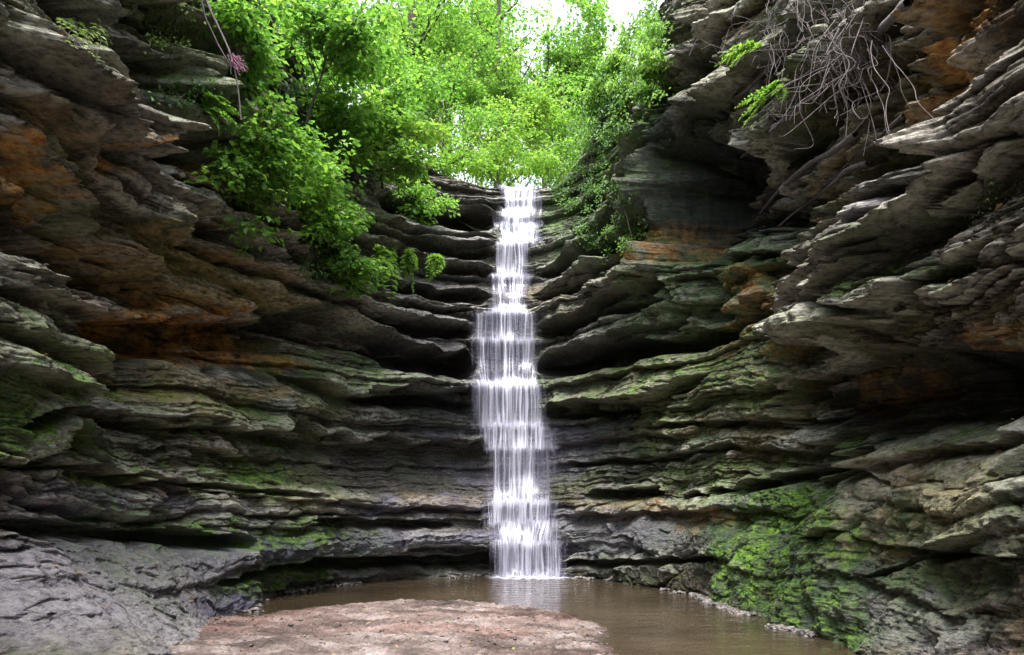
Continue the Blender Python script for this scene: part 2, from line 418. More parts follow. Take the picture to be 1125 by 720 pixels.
# deep recesses under the main ledges: (points along the recess, half height, depth)
SLOTS = [
 ([(440, 208), (500, 211), (552, 214)], 13, .75), ([(440, 240), (545, 240)], 4, .3), ([(470, 256), (548, 258)], 5, .35), ([(430, 262), (480, 281), (546, 284)], 9, .6), ([(430, 308), (480, 317), (538, 318)], 8, .5), ([(430, 332), (520, 336)], 3, .3),
 ([(400, 345), (460, 357), (520, 361)], 10, .55), ([(330, 348), (400, 366), (460, 396), (520, 402)], 17, .8), ([(400, 436), (450, 437), (520, 440)], 12, .5),
 ([(310, 478), (400, 502), (535, 505)], 22, .32), ([(330, 572), (400, 576), (490, 577)], 6, .4), ([(320, 618), (400, 620), (545, 618)], 9, .5), ([(215, 640), (270, 632), (340, 616)], 5, .25),
 ([(105, 350), (180, 372), (340, 372)], 27, .7), ([(-20, 262), (120, 290), (200, 325)], 20, .4), ([(20, 470), (70, 447), (118, 452)], 17, .45), ([(-10, 300), (60, 328)], 5, .3), ([(30, 350), (70, 372)], 7, .3),
 ([(125, 588), (190, 592), (260, 598)], 11, .6), ([(-10, 575), (60, 580), (120, 588)], 9, .35), ([(75, 512), (200, 530), (340, 546)], 4, .3), ([(-10, 512), (80, 515)], 3, .2),
 ([(120, 55), (190, 85)], 26, .6), ([(150, 0), (200, 45), (245, 100)], 20, .6), ([(165, 150), (245, 178)], 20, .6), ([(250, 110), (300, 150), (340, 190)], 14, .5), ([(250, 225), (330, 262), (400, 300)], 10, .5),
 ([(590, 285), (630, 278), (700, 262)], 13, .6), ([(590, 318), (670, 304)], 7, .5), ([(590, 400), (650, 392), (720, 378), (800, 350)], 15, .75), ([(590, 360), (660, 345), (720, 330)], 6, .35), ([(600, 452), (690, 446)], 9, .6), ([(690, 440), (760, 425)], 3, .2),
 ([(720, 110), (770, 95), (810, 80)], 16, .5), ([(720, 195), (780, 205), (835, 200)], 42, .55), ([(815, 240), (870, 222), (925, 215)], 17, .5),
 ([(860, 165), (910, 140), (960, 102), (1060, 25)], 12, .5), ([(930, 190), (1040, 165), (1125, 140)], 18, .35), ([(850, 445), (950, 425), (1110, 415)], 36, .55), ([(850, 400), (900, 395), (930, 385)], 22, .5),
 ([(650, 545), (720, 541)], 7, .4), ([(750, 545), (775, 545)], 5, .3), ([(785, 540), (800, 540)], 5, .35), ([(812, 536), (840, 534)], 7, .4), ([(840, 528), (900, 515), (960, 498)], 9, .35), ([(600, 621), (700, 618), (800, 614)], 4, .3), ([(1060, 612), (1140, 590)], 8, .3), ([(1000, 635), (1060, 605)], 4, .2),
 ([(620, 510), (700, 505), (800, 490)], 4, .2), ([(700, 470), (800, 465)], 4, .2), ([(960, 330), (1010, 350), (1060, 335)], 8, .3), ([(900, 260), (960, 235), (1030, 195)], 3, .2), ([(1000, 290), (1080, 245), (1120, 200)], 4, .25),
 ([(640, 130), (690, 90)], 10, .4), ([(-20, 150), (60, 208), (130, 268), (190, 300)], 9, .35), ([(-20, 60), (40, 105), (100, 150)], 7, .3), ([(40, 215), (120, 270)], 7, .25), ([(140, 170), (220, 235), (300, 285)], 12, .4), ([(180, 215), (300, 305)], 6, .3), ([(1010, 90), (1060, 50), (1125, -10)], 14, .4), ([(960, 215), (1060, 150), (1130, 110)], 8, .3), ([(1000, 130), (1080, 70)], 8, .3), ([(850, 90), (910, 40), (950, 0)], 8, .3), ([(790, 60), (830, 0)], 10, .35), ([(620, 215), (690, 165)], 9, .4), ([(640, 60), (690, 20)], 12, .4)]
for pts, hh, dep in SLOTS:
    P = np.array([sz_of(px, py, .1) for px, py in pts]); hz = np.array([sz_of(px, py-hh, .1)[1]-sz_of(px, py, .1)[1] for px, py in pts])
    a, b = P[0, 0], P[-1, 0]
    i0, i1 = np.searchsorted(scols, [a-.25, b+.25]); sc_ = scols[i0:i1]
    zc = np.interp(sc_, P[:, 0], P[:, 1])+.05*gn(sc_*1.7, sc_*0, int(pts[0][0])+5)
    hzz = np.interp(sc_, P[:, 0], hz)*(1+.45*gn(sc_*1.3, sc_*0+2, int(pts[0][1])+9))
    e = sstep(a-.25, a+.12, sc_)*(1-sstep(b-.12, b+.25, sc_))
    e = e*(1+.3*gn(sc_*2.3, sc_*0+5, 77))
    q = (Zg[i0:i1]+.03*gn(Sg[i0:i1]*3, Zg[i0:i1]*3, 12)-zc[:, None])/np.maximum(hzz*np.clip(e, .25, 1), .02)[:, None]
    D[i0:i1] += dep*e[:, None]*(-1.45*sstep(-1.35, .2, q)*(1-sstep(.9, 1.06, q))+.22*sstep(.9, 1.06, q)*(1-sstep(1.1, 2.0, q)))

# ledges that stand out: (points along the lip, thickness of the lip in rows, reach in metres)
LEDGES = [([(606, 268), (650, 226), (690, 182), (722, 128)], 10, .28), ([(618, 305), (665, 264), (705, 224), (738, 165)], 10, .28), ([(640, 205), (680, 152), (706, 98)], 9, .25), ([(735, 250), (770, 225), (815, 205)], 12, .35), ([(730, 300), (780, 275), (830, 262)], 9, .25), ([(-20, -5), (40, 30), (110, 85)], 10, .25), ([(30, 60), (90, 105), (150, 140)], 7, .18), ([(-20, 175), (60, 225), (120, 262), (200, 300)], 9, .25), ([(130, 250), (220, 300), (300, 330)], 9, .25), ([(180, 235), (260, 262), (330, 300)], 8, .25), ([(-20, 300), (60, 318), (112, 345)], 12, .2), ([(-20, 350), (70, 378), (120, 405)], 10, .22), ([(-20, 400), (60, 418)], 8, .2), ([(840, 90), (880, 50), (920, 0)], 8, .25), ([(930, 160), (1010, 85), (1070, 10)], 9, .25), ([(1020, 175), (1075, 120), (1130, 60)], 10, .25), ([(830, 300), (900, 268), (980, 215)], 9, .2), ([(870, 345), (960, 305), (1060, 240)], 9, .2), ([(-20, 35), (50, 92), (90, 132), (130, 147), (178, 152)], 15, .36), ([(-20, 85), (40, 125), (90, 160)], 10, .25), ([(-20, 112), (30, 160), (60, 190), (100, 222), (132, 242)], 14, .34), ([(95, -20), (130, 30), (160, 50), (190, 80), (228, 96)], 13, .40), ([(140, -20), (215, 50), (240, 62)], 7, .3),
 ([(120, 148), (165, 118), (200, 105), (225, 122), (252, 168)], 14, .35), ([(262, 232), (330, 268), (400, 302)], 7, .3), ([(365, 224), (450, 240), (546, 240)], 6, .3), ([(370, 246), (440, 258), (480, 276), (546, 284)], 6, .25), ([(320, 298), (400, 325), (440, 338), (522, 347)], 6, .25), ([(290, 302), (350, 345), (400, 362), (515, 382)], 8, .3), ([(335, 400), (395, 428), (450, 420), (530, 428)], 9, .4), ([(120, 440), (200, 455), (330, 470)], 7, .25), ([(90, 425), (140, 445), (180, 452)], 7, .3),
 ([(590, 338), (650, 320), (722, 282)], 14, .4), ([(590, 386), (680, 356), (722, 342)], 7, .3), ([(590, 302), (640, 286), (692, 262)], 9, .3), ([(600, 442), (690, 432), (760, 402)], 10, .3), ([(790, 190), (850, 150), (900, 100), (960, 50), (1015, -15)], 13, .40), ([(850, 240), (900, 190), (960, 170), (1020, 115), (1060, 60), (1095, -15)], 14, .42), ([(895, 238), (960, 210), (1050, 182), (1140, 148)], 8, .3), ([(735, 150), (770, 120), (810, 100), (870, 55)], 7, .4), ([(740, 95), (790, 60), (820, 20)], 8, .35),
 ([(812, 330), (870, 300), (940, 262), (1030, 215)], 8, .22), ([(885, 372), (960, 347), (1030, 332), (1080, 292), (1140, 262)], 10, .25), ([(870, 522), (950, 500), (1140, 468)], 7, .22), ([(630, 556), (830, 552)], 8, .15), ([(80, 506), (200, 524), (330, 541), (530, 552)], 8, .16), ([(1040, 250), (1090, 200), (1140, 160)], 8, .3), ([(700, 160), (716, 190), (700, 262)], 30, .2)]
LIT_CRUST = np.zeros_like(Sg)  # pale lip crust, also paints light onto the ledge fronts
for pts, hh, dep in LEDGES:
    P = np.array([sz_of(px, py, .15) for px, py in pts]); hz = np.array([sz_of(px, py-hh, .1)[1]-sz_of(px, py, .1)[1] for px, py in pts])
    a, b = P[0, 0], P[-1, 0]
    i0, i1 = np.searchsorted(scols, [a-.3, b+.3]); sc_ = scols[i0:i1]
    zc = np.interp(sc_, P[:, 0], P[:, 1])+.04*gn(sc_*2.1, sc_*0, int(pts[0][1])+15)
    th_ = np.interp(sc_, P[:, 0], hz)*(1+.5*gn(sc_*1.1, sc_*0+2, int(pts[0][1])+19))
    e = sstep(a-.3, a+.3, sc_)*(1-sstep(b-.3, b+.3, sc_))*(1+.45*gn(sc_*1.9, sc_*0+5, int(pts[0][1])+27)+.2*gn(sc_*6, sc_*0+5, 28))
    h = Zg[i0:i1]-zc[:, None]; h = h+.02*gn(Sg[i0:i1]*4, Zg[i0:i1]*4, 13)
    T = np.maximum(th_, .03)[:, None]
    D[i0:i1] += 1.15*dep*e[:, None]*sstep(-T-.04, -T, h)*np.clip(1-np.maximum(h+.3*T, 0)/(dep*1.35), 0, 1)
    D[i0:i1] -= .75*dep*np.clip(e, 0, 1.2)[:, None]*sstep(-T*3.4-.05, -T*1.3, h)*(1-sstep(-T-.03, -T+.01, h))
    LIT_CRUST[i0:i1] = np.maximum(LIT_CRUST[i0:i1], np.clip(e, 0, 1)[:, None]*sstep(-T-.02, -T+.02, h)*(1-sstep(.2, 1.1, h/(dep*1.3)))*sstep(-.45, .25, gn(Sg[i0:i1]*1.1, Zg[i0:i1]*2.5, 29)))
hr = (sstep(690, 725, ucol)*(1-sstep(800, 850, ucol)))[:, None]*sstep(4.2, 5.2, Zg)*(1-sstep(10.5, 11.5, Zg))
wv, wd, wb, wt = worley(Sg*.9+.35*gn(Sg*.9, Zg*.9, 63)+Zg*.35, Zg*.8, 8)
D = D+hr*(.35*wv+.5*wt-.14*(1-sstep(0, .06, wb))+.14*fbm(Sg*2, Zg*1.2, 4, 65))
# cracks in the lower right face
rmask = (sstep(780, 860, ucol)[:, None])*(1-sstep(2.1, 2.5, Zg))
cr = ridge(Sg*.8+.5*gn(Sg*1.1, Zg*1.3, 90), Zg*1.1-Sg*.5, 2, 91)
D = D-rmask*(.16*sstep(.86, .97, cr)-.07*fbm(Sg*2.6+3, Zg*2.6, 4, 95))

# top of the cliff: beyond it the bank runs back
topz = np.interp(ucol, [-400, 0, 150, 260, 350, 440, 500, 545, 566, 592, 610, 640, 700, 800, 1525],
                       [12.5, 12.5, 12.2, 11.4, 10.9, 10.95, 10.7, 10.36, 10.3, 10.3, 10.8, 12.0, 13.2, 13.6, 13.6])
topz = topz-2.5*sstep(1.0, -7.0, np.interp(scols, _sx, _Y))  # unseen rim behind the viewer, height set by the sky light it blocks
topz = topz+.12*gn(scols*1.2, scols*0, 99)*(np.abs(ucol-568) > 40)
E = np.maximum(Zg-topz[:, None], 0)
Zf = np.where(E > 0, topz[:, None]+E*.30, Zg)
D = np.where(E > 0, D-E*2.2, D)
D = D-.25*sstep(.35, 0, topz[:, None]-Zg)*(1-sstep(20, 40, np.abs(ucol-570))[:, None]*0.3)

PX, PY = plan(scols); NXc, NYc = normal(scols)
VX = PX[:, None]+D*NXc[:, None]; VY = PY[:, None]+D*NYc[:, None]; VZ = Zf+.0*D

# the rock's stains, moss and crusts, plus shade painted into its recesses: blobs given by where they sit on the wall
def blob(spots, seed, warp_=.35):
    out = np.zeros_like(Sg)
    ws = Sg+warp_*fbm(Sg*1.2, Zg*1.6, 3, seed); wz = Zg+.5*warp_*fbm(Sg*1.2+9, Zg*1.6, 3, seed+5)
    for (px, py, rx, ry, v) in spots:
        s0, z0 = sz_of(px, py, .1); s1, _ = sz_of(px-rx, py, .1); s2, _ = sz_of(px+rx, py, .1)
        _, za = sz_of(px, py-ry, .1); rs = max(.5*(s2-s1), .05); rz = max(za-z0, .05)
        i0, i1 = np.searchsorted(scols, [s0-rs*1.8-.6, s0+rs*1.8+.6])
        q = ((ws[i0:i1]-s0)/rs)**2+((wz[i0:i1]-z0)/rz)**2
        out[i0:i1] = np.maximum(out[i0:i1], v*(1-sstep(.5, 1.5, q)))
    return out
MOSS = [(20, 480, 90, 30, 1), (40, 410, 70, 60, .8), (10, 350, 60, 40, .6), (150, 570, 60, 20, .8), (280, 588, 110, 14, 1), (310, 630, 100, 16, 1), (250, 640, 60, 15, .8), (130, 525, 60, 14, .7), (280, 525, 60, 25, .8), (200, 430, 120, 20, .5), (380, 410, 70, 30, .55), (250, 300, 90, 30, .4),
        (90, 210, 60, 30, .7), (180, 20, 80, 50, .8), (215, 120, 60, 40, .6), (100, 60, 60, 40, .4), (400, 230, 80, 30, .5), (300, 480, 90, 30, .4), (480, 450, 60, 20, .3),
        (650, 350, 70, 20, .5), (660, 420, 90, 40, .6), (730, 420, 80, 50, .6), (750, 310, 70, 50, .5), (680, 240, 80, 60, .7), (640, 200, 60, 80, .8), (720, 130, 50, 90, .7), (700, 520, 90, 40, .4), (770, 530, 70, 30, .5),
        (860, 580, 60, 50, 1), (840, 630, 50, 40, 1), (920, 590, 60, 40, .8), (940, 680, 60, 40, .9), (890, 520, 80, 30, .6), (1040, 480, 60, 25, .5), (1010, 310, 45, 18, 1), (1070, 260, 50, 30, .5), (1110, 290, 30, 20, .8), (820, 400, 40, 60, .6), (860, 300, 40, 30, .6), (900, 100, 70, 40, .5), (1000, 110, 60, 40, .4), (800, 120, 60, 50, .4), (1060, 600, 60, 60, .3)]
ALG = [(760, 320, 90, 60, .9), (750, 440, 120, 70, .7), (860, 600, 110, 80, .9), (960, 590, 110, 60, .9), (930, 670, 90, 50, .9), (1060, 640, 90, 70, .55), (640, 430, 60, 30, .6), (680, 590, 80, 40, .5), (620, 620, 60, 12, .5), (150, 470, 90, 40, .5), (40, 430, 80, 60, .6), (300, 600, 130, 40, .5), (420, 440, 110, 50, .5), (300, 450, 80, 50, .4), (210, 130, 50, 40, .4), (1000, 450, 160, 40, .5), (700, 200, 80, 100, .6), (870, 460, 60, 60, .5)]
RUST = [(30, 180, 40, 16, 1.1), (300, 385, 40, 20, 1.2), (1095, 130, 30, 20, .8), (735, 275, 22, 14, 1), (60, 215, 35, 22, .9), (12, 195, 26, 30, .9), (230, 370, 60, 26, 1.3), (280, 360, 60, 30, 1.0), (130, 175, 25, 12, .9), (225, 180, 30, 20, .8), (710, 265, 30, 18, 1.2), (790, 310, 20, 16, .9), (860, 250, 20, 30, .6), (800, 340, 40, 40, .7), (1075, 80, 60, 36, 1.4), (1050, 40, 50, 30, .6), (855, 375, 20, 12, .8), (910, 430, 30, 30, .6), (1045, 400, 25, 20, .7), (1090, 380, 50, 20, .6), (90, 330, 60, 30, .3), (310, 130, 30, 20, .4), (700, 560, 60, 12, .35), (780, 570, 40, 10, .6)]
OCH = [(180, 300, 40, 16, 1), (250, 275, 60, 18, 1), (300, 320, 40, 14, .9), (190, 425, 60, 10, .9), (60, 160, 60, 20, .5), (1000, 190, 60, 14, .5), (1090, 60, 50, 20, .6), (150, 285, 50, 14, .8), (230, 305, 60, 12, .9), (300, 300, 30, 16, .8), (120, 455, 60, 12, .6), (260, 420, 80, 12, .7), (990, 560, 40, 60, .7), (900, 200, 50, 20, .5), (1060, 140, 50, 20, .5), (740, 470, 60, 14, .6), (690, 555, 60, 8, .6), (200, 290, 70, 26, .8), (260, 290, 50, 30, .9), (170, 260, 40, 16, .7), (200, 430, 110, 22, .5), (700, 420, 100, 40, .4), (1020, 550, 100, 50, .6), (770, 230, 40, 40, .5), (820, 440, 40, 60, .4), (1000, 90, 90, 60, .35), (1090, 110, 50, 50, .7), (640, 310, 90, 30, .25), (480, 555, 60, 12, .4), (350, 555, 60, 14, .4)]
PALE = [(985, 525, 12, 66, 1.3), (966, 545, 9, 56, 1.2), (1003, 535, 8, 50, 1.1), (948, 540, 9, 50, 1.1), (932, 530, 7, 44, 1), (880, 545, 6, 40, .8), (1060, 530, 14, 50, .8), (1020, 520, 8, 30, .8), (960, 500, 60, 8, .8), (1080, 500, 90, 6, .8), (760, 555, 80, 8, .7), (985, 530, 30, 50, .9), (965, 560, 14, 50, .8), (1090, 510, 60, 30, .6), (1100, 560, 50, 50, .5), (660, 565, 60, 16, .7), (700, 590, 90, 40, .4), (100, 640, 160, 60, .55), (60, 700, 100, 40, .6), (1040, 680, 90, 40, .35), (400, 575, 140, 20, .45), (900, 340, 110, 60, .45), (980, 240, 100, 40, .4), (700, 210, 24, 60, .5), (200, 125, 40, 20, .7), (60, 110, 70, 40, .4), (130, 150, 60, 14, .5), (50, 370, 70, 40, .35), (560, 400, 200, 200, .25), (280, 570, 120, 20, .4), (860, 80, 120, 60, .3)]
WET = [(80, 650, 190, 70, .8), (260, 600, 120, 30, .9), (565, 450, 130, 300, 1), (565, 600, 260, 60, 1), (300, 610, 180, 40, .8), (120, 600, 150, 60, .55), (740, 210, 60, 80, .9), (660, 600, 110, 50, .8), (480, 440, 90, 60, .7), (400, 620, 200, 60, .8), (1000, 230, 60, 30, .4)]
SEEP_SHADE = [(756, 205, 34, 66, 1), (778, 258, 30, 30, .7), (735, 150, 22, 34, .8), (160, 380, 70, 40, .8), (300, 385, 60, 26, .5), (970, 425, 110, 34, .75), (210, 175, 34, 22, .8), (160, 70, 36, 30, .8), (60, 262, 70, 22, .7), (490, 390, 60, 22, .7), (460, 440, 50, 14, .5), (640, 390, 60, 14, .7), (500, 210, 50, 12, .7), (500, 300, 60, 10, .6), (420, 515, 120, 26, .5)]  # wet black staining, also shade painted into the hollows, cave and slots
SLATE = [(430, 560, 130, 9, .9), (420, 593, 140, 10, 1), (250, 600, 90, 16, .9), (190, 560, 120, 12, .7), (700, 590, 70, 20, .6), (560, 520, 80, 14, .6), (500, 470, 50, 10, .7), (630, 470, 50, 8, .7), (60, 640, 140, 50, .8), (150, 690, 130, 40, .75), (220, 610, 100, 26, .75), (330, 600, 80, 14, .8), (440, 594, 100, 10, .8), (400, 558, 90, 12, .55), (500, 556, 50, 10, .7), (660, 570, 60, 16, .9), (640, 600, 50, 14, .9), (620, 500, 30, 30, .6), (500, 450, 50, 20, .6), (480, 235, 60, 6, .7), (500, 285, 60, 6, .7), (640, 285, 40, 12, .6), (600, 420, 40, 16, .5), (30, 550, 60, 25, .5), (150, 545, 90, 12, .5), (1000, 240, 50, 16, .5), (1050, 690, 80, 30, .4)]
attrs = {'moss': blob(MOSS, 100), 'algae': blob(ALG, 110), 'rust': blob(RUST, 120), 'ochre': blob(OCH, 130), 'pale': blob(PALE, 140), 'wet': blob(WET, 150), 'slate': blob(SLATE, 180), 'seep_shade': blob(SEEP_SHADE, 185)}
kl = np.hanning(41); kl /= kl.sum()
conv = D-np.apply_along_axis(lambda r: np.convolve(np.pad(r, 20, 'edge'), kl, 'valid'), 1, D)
LIT_CRUST = LIT_CRUST*(1-.9*shelf); conv = conv*(1-shelf)
attrs['pale'] = np.maximum(attrs['pale'], .85*LIT_CRUST)
attrs['pale'] = np.maximum(attrs['pale'], (1-.85*attrs['seep_shade'])*.95*sstep(.015, .09, conv)*sstep(-.45, .2, gn(Sg*.7, Zg*1.1, 170)))  # convex edges paler: lichen plus light painted on the lips
attrs['moss'] = np.maximum(attrs['moss'], .9*sstep(0, .3, E))
attrs['moss'] = np.maximum(attrs['moss'], .32*sstep(-.2, .5, gn(Sg*.5, Zg*.7, 160)))

D = D+.05*np.clip(attrs['moss'], 0, 1)*np.clip(fbm(Sg*5, Zg*7, 4, 190)+.1, 0, 1)
VX = PX[:, None]+D*NXc[:, None]; VY = PY[:, None]+D*NYc[:, None]
def build_cliff(name, i0, i1, label):
    n = i1-i0
    V = np.stack([VX[i0:i1], VY[i0:i1], VZ[i0:i1]], -1).reshape(-1, 3)
    i = np.arange(n-1)[:, None]*NR; j = np.arange(NR-1)[None]
    q = np.stack([i+j, i+NR+j, i+NR+j+1, i+j+1], -1).reshape(-1, 4)
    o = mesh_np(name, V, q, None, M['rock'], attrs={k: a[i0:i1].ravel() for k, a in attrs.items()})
    return tag(o, label, 'cliff', kind='structure')
ia, ib = np.searchsorted(ucol, [415, 690])
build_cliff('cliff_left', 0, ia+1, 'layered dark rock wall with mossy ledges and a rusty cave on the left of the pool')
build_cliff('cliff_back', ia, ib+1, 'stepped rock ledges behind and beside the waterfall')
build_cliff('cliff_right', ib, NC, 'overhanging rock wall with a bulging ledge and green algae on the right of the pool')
# ------------------------------------------------------------------ where a line of sight meets the rock (used to root plants on it)
_pu = CX+F*VX/np.maximum(VY, .5); _pv = HY-F*(VZ-EYE)/np.maximum(VY, .5)
_ok = (VY > 3) & (_pu > -40) & (_pu < 1165) & (_pv > -120) & (_pv < 760)
BIN = 4
_bi = ((_pu[_ok]+40)//BIN).astype(int); _bj = ((_pv[_ok]+120)//BIN).astype(int)
_buf = np.full((310, 230), 1e9); np.minimum.at(_buf, (_bi, _bj), VY[_ok])
def hit(px, py, off=0.0, far=24):
    """a point of the rock face, moved off metres from it towards the open canyon"""
    i = int((px+40)//BIN); j = int((py+120)//BIN)
    i = min(max(i, 1), 308); j = min(max(j, 1), 228)
    Y = _buf[i, j]
    if Y > 1e8:
        Y = _buf[i-1:i+2, j-1:j+2].min()
    g = 1
    while Y > 1e8 and g < far:
        g += 1; Y = _buf[max(i-g, 0):i+g+1, max(j-g, 0):j+g+1].min()
    if Y > 1e8: return None
    p = at(px, py, Y)
    s = s_of(px); nx, ny = normal(s)
    return p+off*np.array([nx, ny, 0])

# ------------------------------------------------------------------ pool, ground, sand
def water_material():
    m, nt = new_mat('murky_pool_water')
    co = N(nt, 'ShaderNodeTexCoord').outputs['Object']
    n = noise(nt, mapping(nt, co, (1, 1.6, 1)), 2.2, 4, .55, .4)
    n2 = noise(nt, mapping(nt, co, (1, 1.4, 1)), 14, 3, .5)
    p = N(nt, 'ShaderNodeBsdfPrincipled')
    L(nt, ramp(nt, noise(nt, co, .5, 3), [(.35, (.030, .022, .013)), (.7, (.062, .046, .028))]), p.inputs['Base Color'])
    p.inputs['Roughness'].default_value = .045; p.inputs['Specular IOR Level'].default_value = 1.0
    geo = N(nt, 'ShaderNodeNewGeometry'); vd = N(nt, 'ShaderNodeVectorMath'); vd.operation = 'DISTANCE'; L(nt, geo.outputs['Position'], vd.inputs[0]); vd.inputs[1].default_value = (.45, 16.9, 0)
    rg = math_(nt, 'MULTIPLY', math_(nt, 'SINE', math_(nt, 'ADD', math_(nt, 'MULTIPLY', vd.outputs['Value'], 17), math_(nt, 'MULTIPLY', n, 7))), math_(nt, 'POWER', .55, vd.outputs['Value']))
    b = bump(nt, n, .22, .12); b = bump(nt, n2, .14, .018, b); b = bump(nt, rg, .35, .03, b)
    L(nt, b, p.inputs['Normal'])
    L(nt, p.outputs[0], N(nt, 'ShaderNodeOutputMaterial').inputs[0])
    return m
def grid_mesh(name, xs, ys, zf, mat, attrs=None):
    X, Y = np.meshgrid(xs, ys, indexing='ij'); Z = zf(X, Y)
    n, k = X.shape
    i = np.arange(n-1)[:, None]*k; j = np.arange(k-1)[None]
    q = np.stack([i+j, i+k+j, i+k+j+1, i+j+1], -1).reshape(-1, 4)
    return mesh_np(name, np.stack([X, Y, Z], -1).reshape(-1, 3), q, None, mat, attrs={a: f(X, Y, Z) for a, f in (attrs or {}).items()})
M['water'] = water_material()
o = grid_mesh('water', np.linspace(-7.5, 6.5, 30), np.linspace(-9, 19.5, 60), lambda X, Y: 0*X, M['water']); tag(o, 'shallow brown pool below the waterfall', 'pool', kind='structure')
M['mud'] = simple_mat('stream_bed', [(.3, (.06, .05, .035)), (.7, (.16, .13, .10))], 3)
o = grid_mesh('ground', np.linspace(-250, 250, 60), np.linspace(-250, 18, 40), lambda X, Y: -.55+0*X, M['mud']); tag(o, 'bed of the canyon', 'ground', kind='structure')

def sand_material():
    m, nt = new_mat('wet_sandstone_bar')
    co = N(nt, 'ShaderNodeTexCoord').outputs['Object']
    a = noise(nt, mapping(nt, co, (1, 2.2, 1)), 1.3, 8, .68, .4)
    f = noise(nt, co, 22, 8, .72)
    c = ramp(nt, a, [(.34, (.03, .022, .020)), (.44, (.10, .068, .058)), (.53, (.19, .142, .128)), (.64, (.31, .265, .26))])
    c = mixc(nt, math_(nt, 'MULTIPLY', attr(nt, 'red'), .45), c, ramp(nt, f, [(.3, (.10, .035, .025)), (.7, (.30, .14, .10))]))
    c = mixc(nt, 1, c, ramp(nt, f, [(.34, .25), (.5, .9), (.66, 1.0)]), 'MULTIPLY')
    g = noise(nt, mapping(nt, co, (1, 1.5, 1)), 75, 4, .7)
    c = mixc(nt, 1, c, ramp(nt, g, [(.36, .3), (.5, .9), (.62, 1.0)]), 'MULTIPLY')
    c = mixc(nt, attr(nt, 'damp'), c, mixc(nt, 1, c, (.46, .38, .34), 'MULTIPLY'))
    p = N(nt, 'ShaderNodeBsdfPrincipled'); L(nt, c, p.inputs['Base Color'])
    L(nt, math_(nt, 'SUBTRACT', .72, math_(nt, 'MULTIPLY', attr(nt, 'damp'), .4)), p.inputs['Roughness'])
    b = bump(nt, a, .8, .06); b = bump(nt, f, .9, .03, b); L(nt, b, p.inputs['Normal'])
    L(nt, p.outputs[0], N(nt, 'ShaderNodeOutputMaterial').inputs[0])
    return m
M['sand'] = sand_material()
OUT = [(-3500, 3000), (60, 745), (130, 706), (185, 676), (225, 668), (262, 676), (300, 673), (350, 664), (440, 659), (540, 662), (615, 670), (660, 681), (686, 694), (681, 712), (700, 730), (760, 800), (1100, 2000)]
OXY = []
for px, py in OUT:
    Yd = (EYE-.02)*F/(py-HY); OXY.append(((px-CX)/F*Yd, Yd))
OXY = np.array(OXY)
def sdist(X, Y):
    d = np.full(X.shape, 1e9); ins = np.zeros(X.shape, bool); n = len(OXY)
    for i in range(n):
        a = OXY[i]; b = OXY[(i+1) % n]; e = b-a
        t = np.clip(((X-a[0])*e[0]+(Y-a[1])*e[1])/(e@e), 0, 1)
        d = np.minimum(d, np.hypot(X-a[0]-t*e[0], Y-a[1]-t*e[1]))
        c = ((a[1] > Y) != (b[1] > Y)) & (X < (b[0]-a[0])*(Y-a[1])/(b[1]-a[1]+1e-12)+a[0])
        ins ^= c
    return np.where(ins, d, -d)
def sand_h(X, Y):
    sd = sdist(X, Y)+.16*fbm(X*1.3, Y*1.3, 4, 200)
    h = -.10+.135*sstep(-.6, .6, sd)+.045*sstep(.3, 2.5, sd)
    # low scarps of thin slabs
    st = fbm(X*.7, Y*1.3, 4, 210); h = h+.028*np.floor(st*5)/5*sstep(0, .6, sd)*1.4
    h = h+(.035*fbm(X*2.2, Y*3.5, 5, 220)+.035*ridge(X*2.5+.6*gn(X*2, Y*2, 231), Y*5, 4, 230)+.012*fbm(X*12, Y*14, 3, 235))*sstep(-.1, .4, sd)
    return h
o = grid_mesh('sand_bar', np.arange(-6.2, 2.4, .018), np.arange(2.0, 13.0, .022), sand_h, M['sand'],
              {'red': lambda X, Y, Z: np.clip(1.2*np.exp(-(((X+4.2)/1.4)**2+((Y-10.6)/1.5)**2))+.8*sstep(.1, .6, gn(X*.6, Y*1.0, 240))+.6*np.exp(-(((X-.3)/.9)**2+((Y-10.3)/.7)**2)), 0, 1),
               'damp': lambda X, Y, Z: np.clip(1-sstep(.012, .07, Z+.03*fbm(X*1.5, Y*3, 3, 250))+.7*sstep(.05, .45, gn(X*.9, Y*1.8, 251)), 0, 1)})
tag(o, 'low pinkish bar of sand and rock reaching into the pool', 'sand bar', kind='structure')

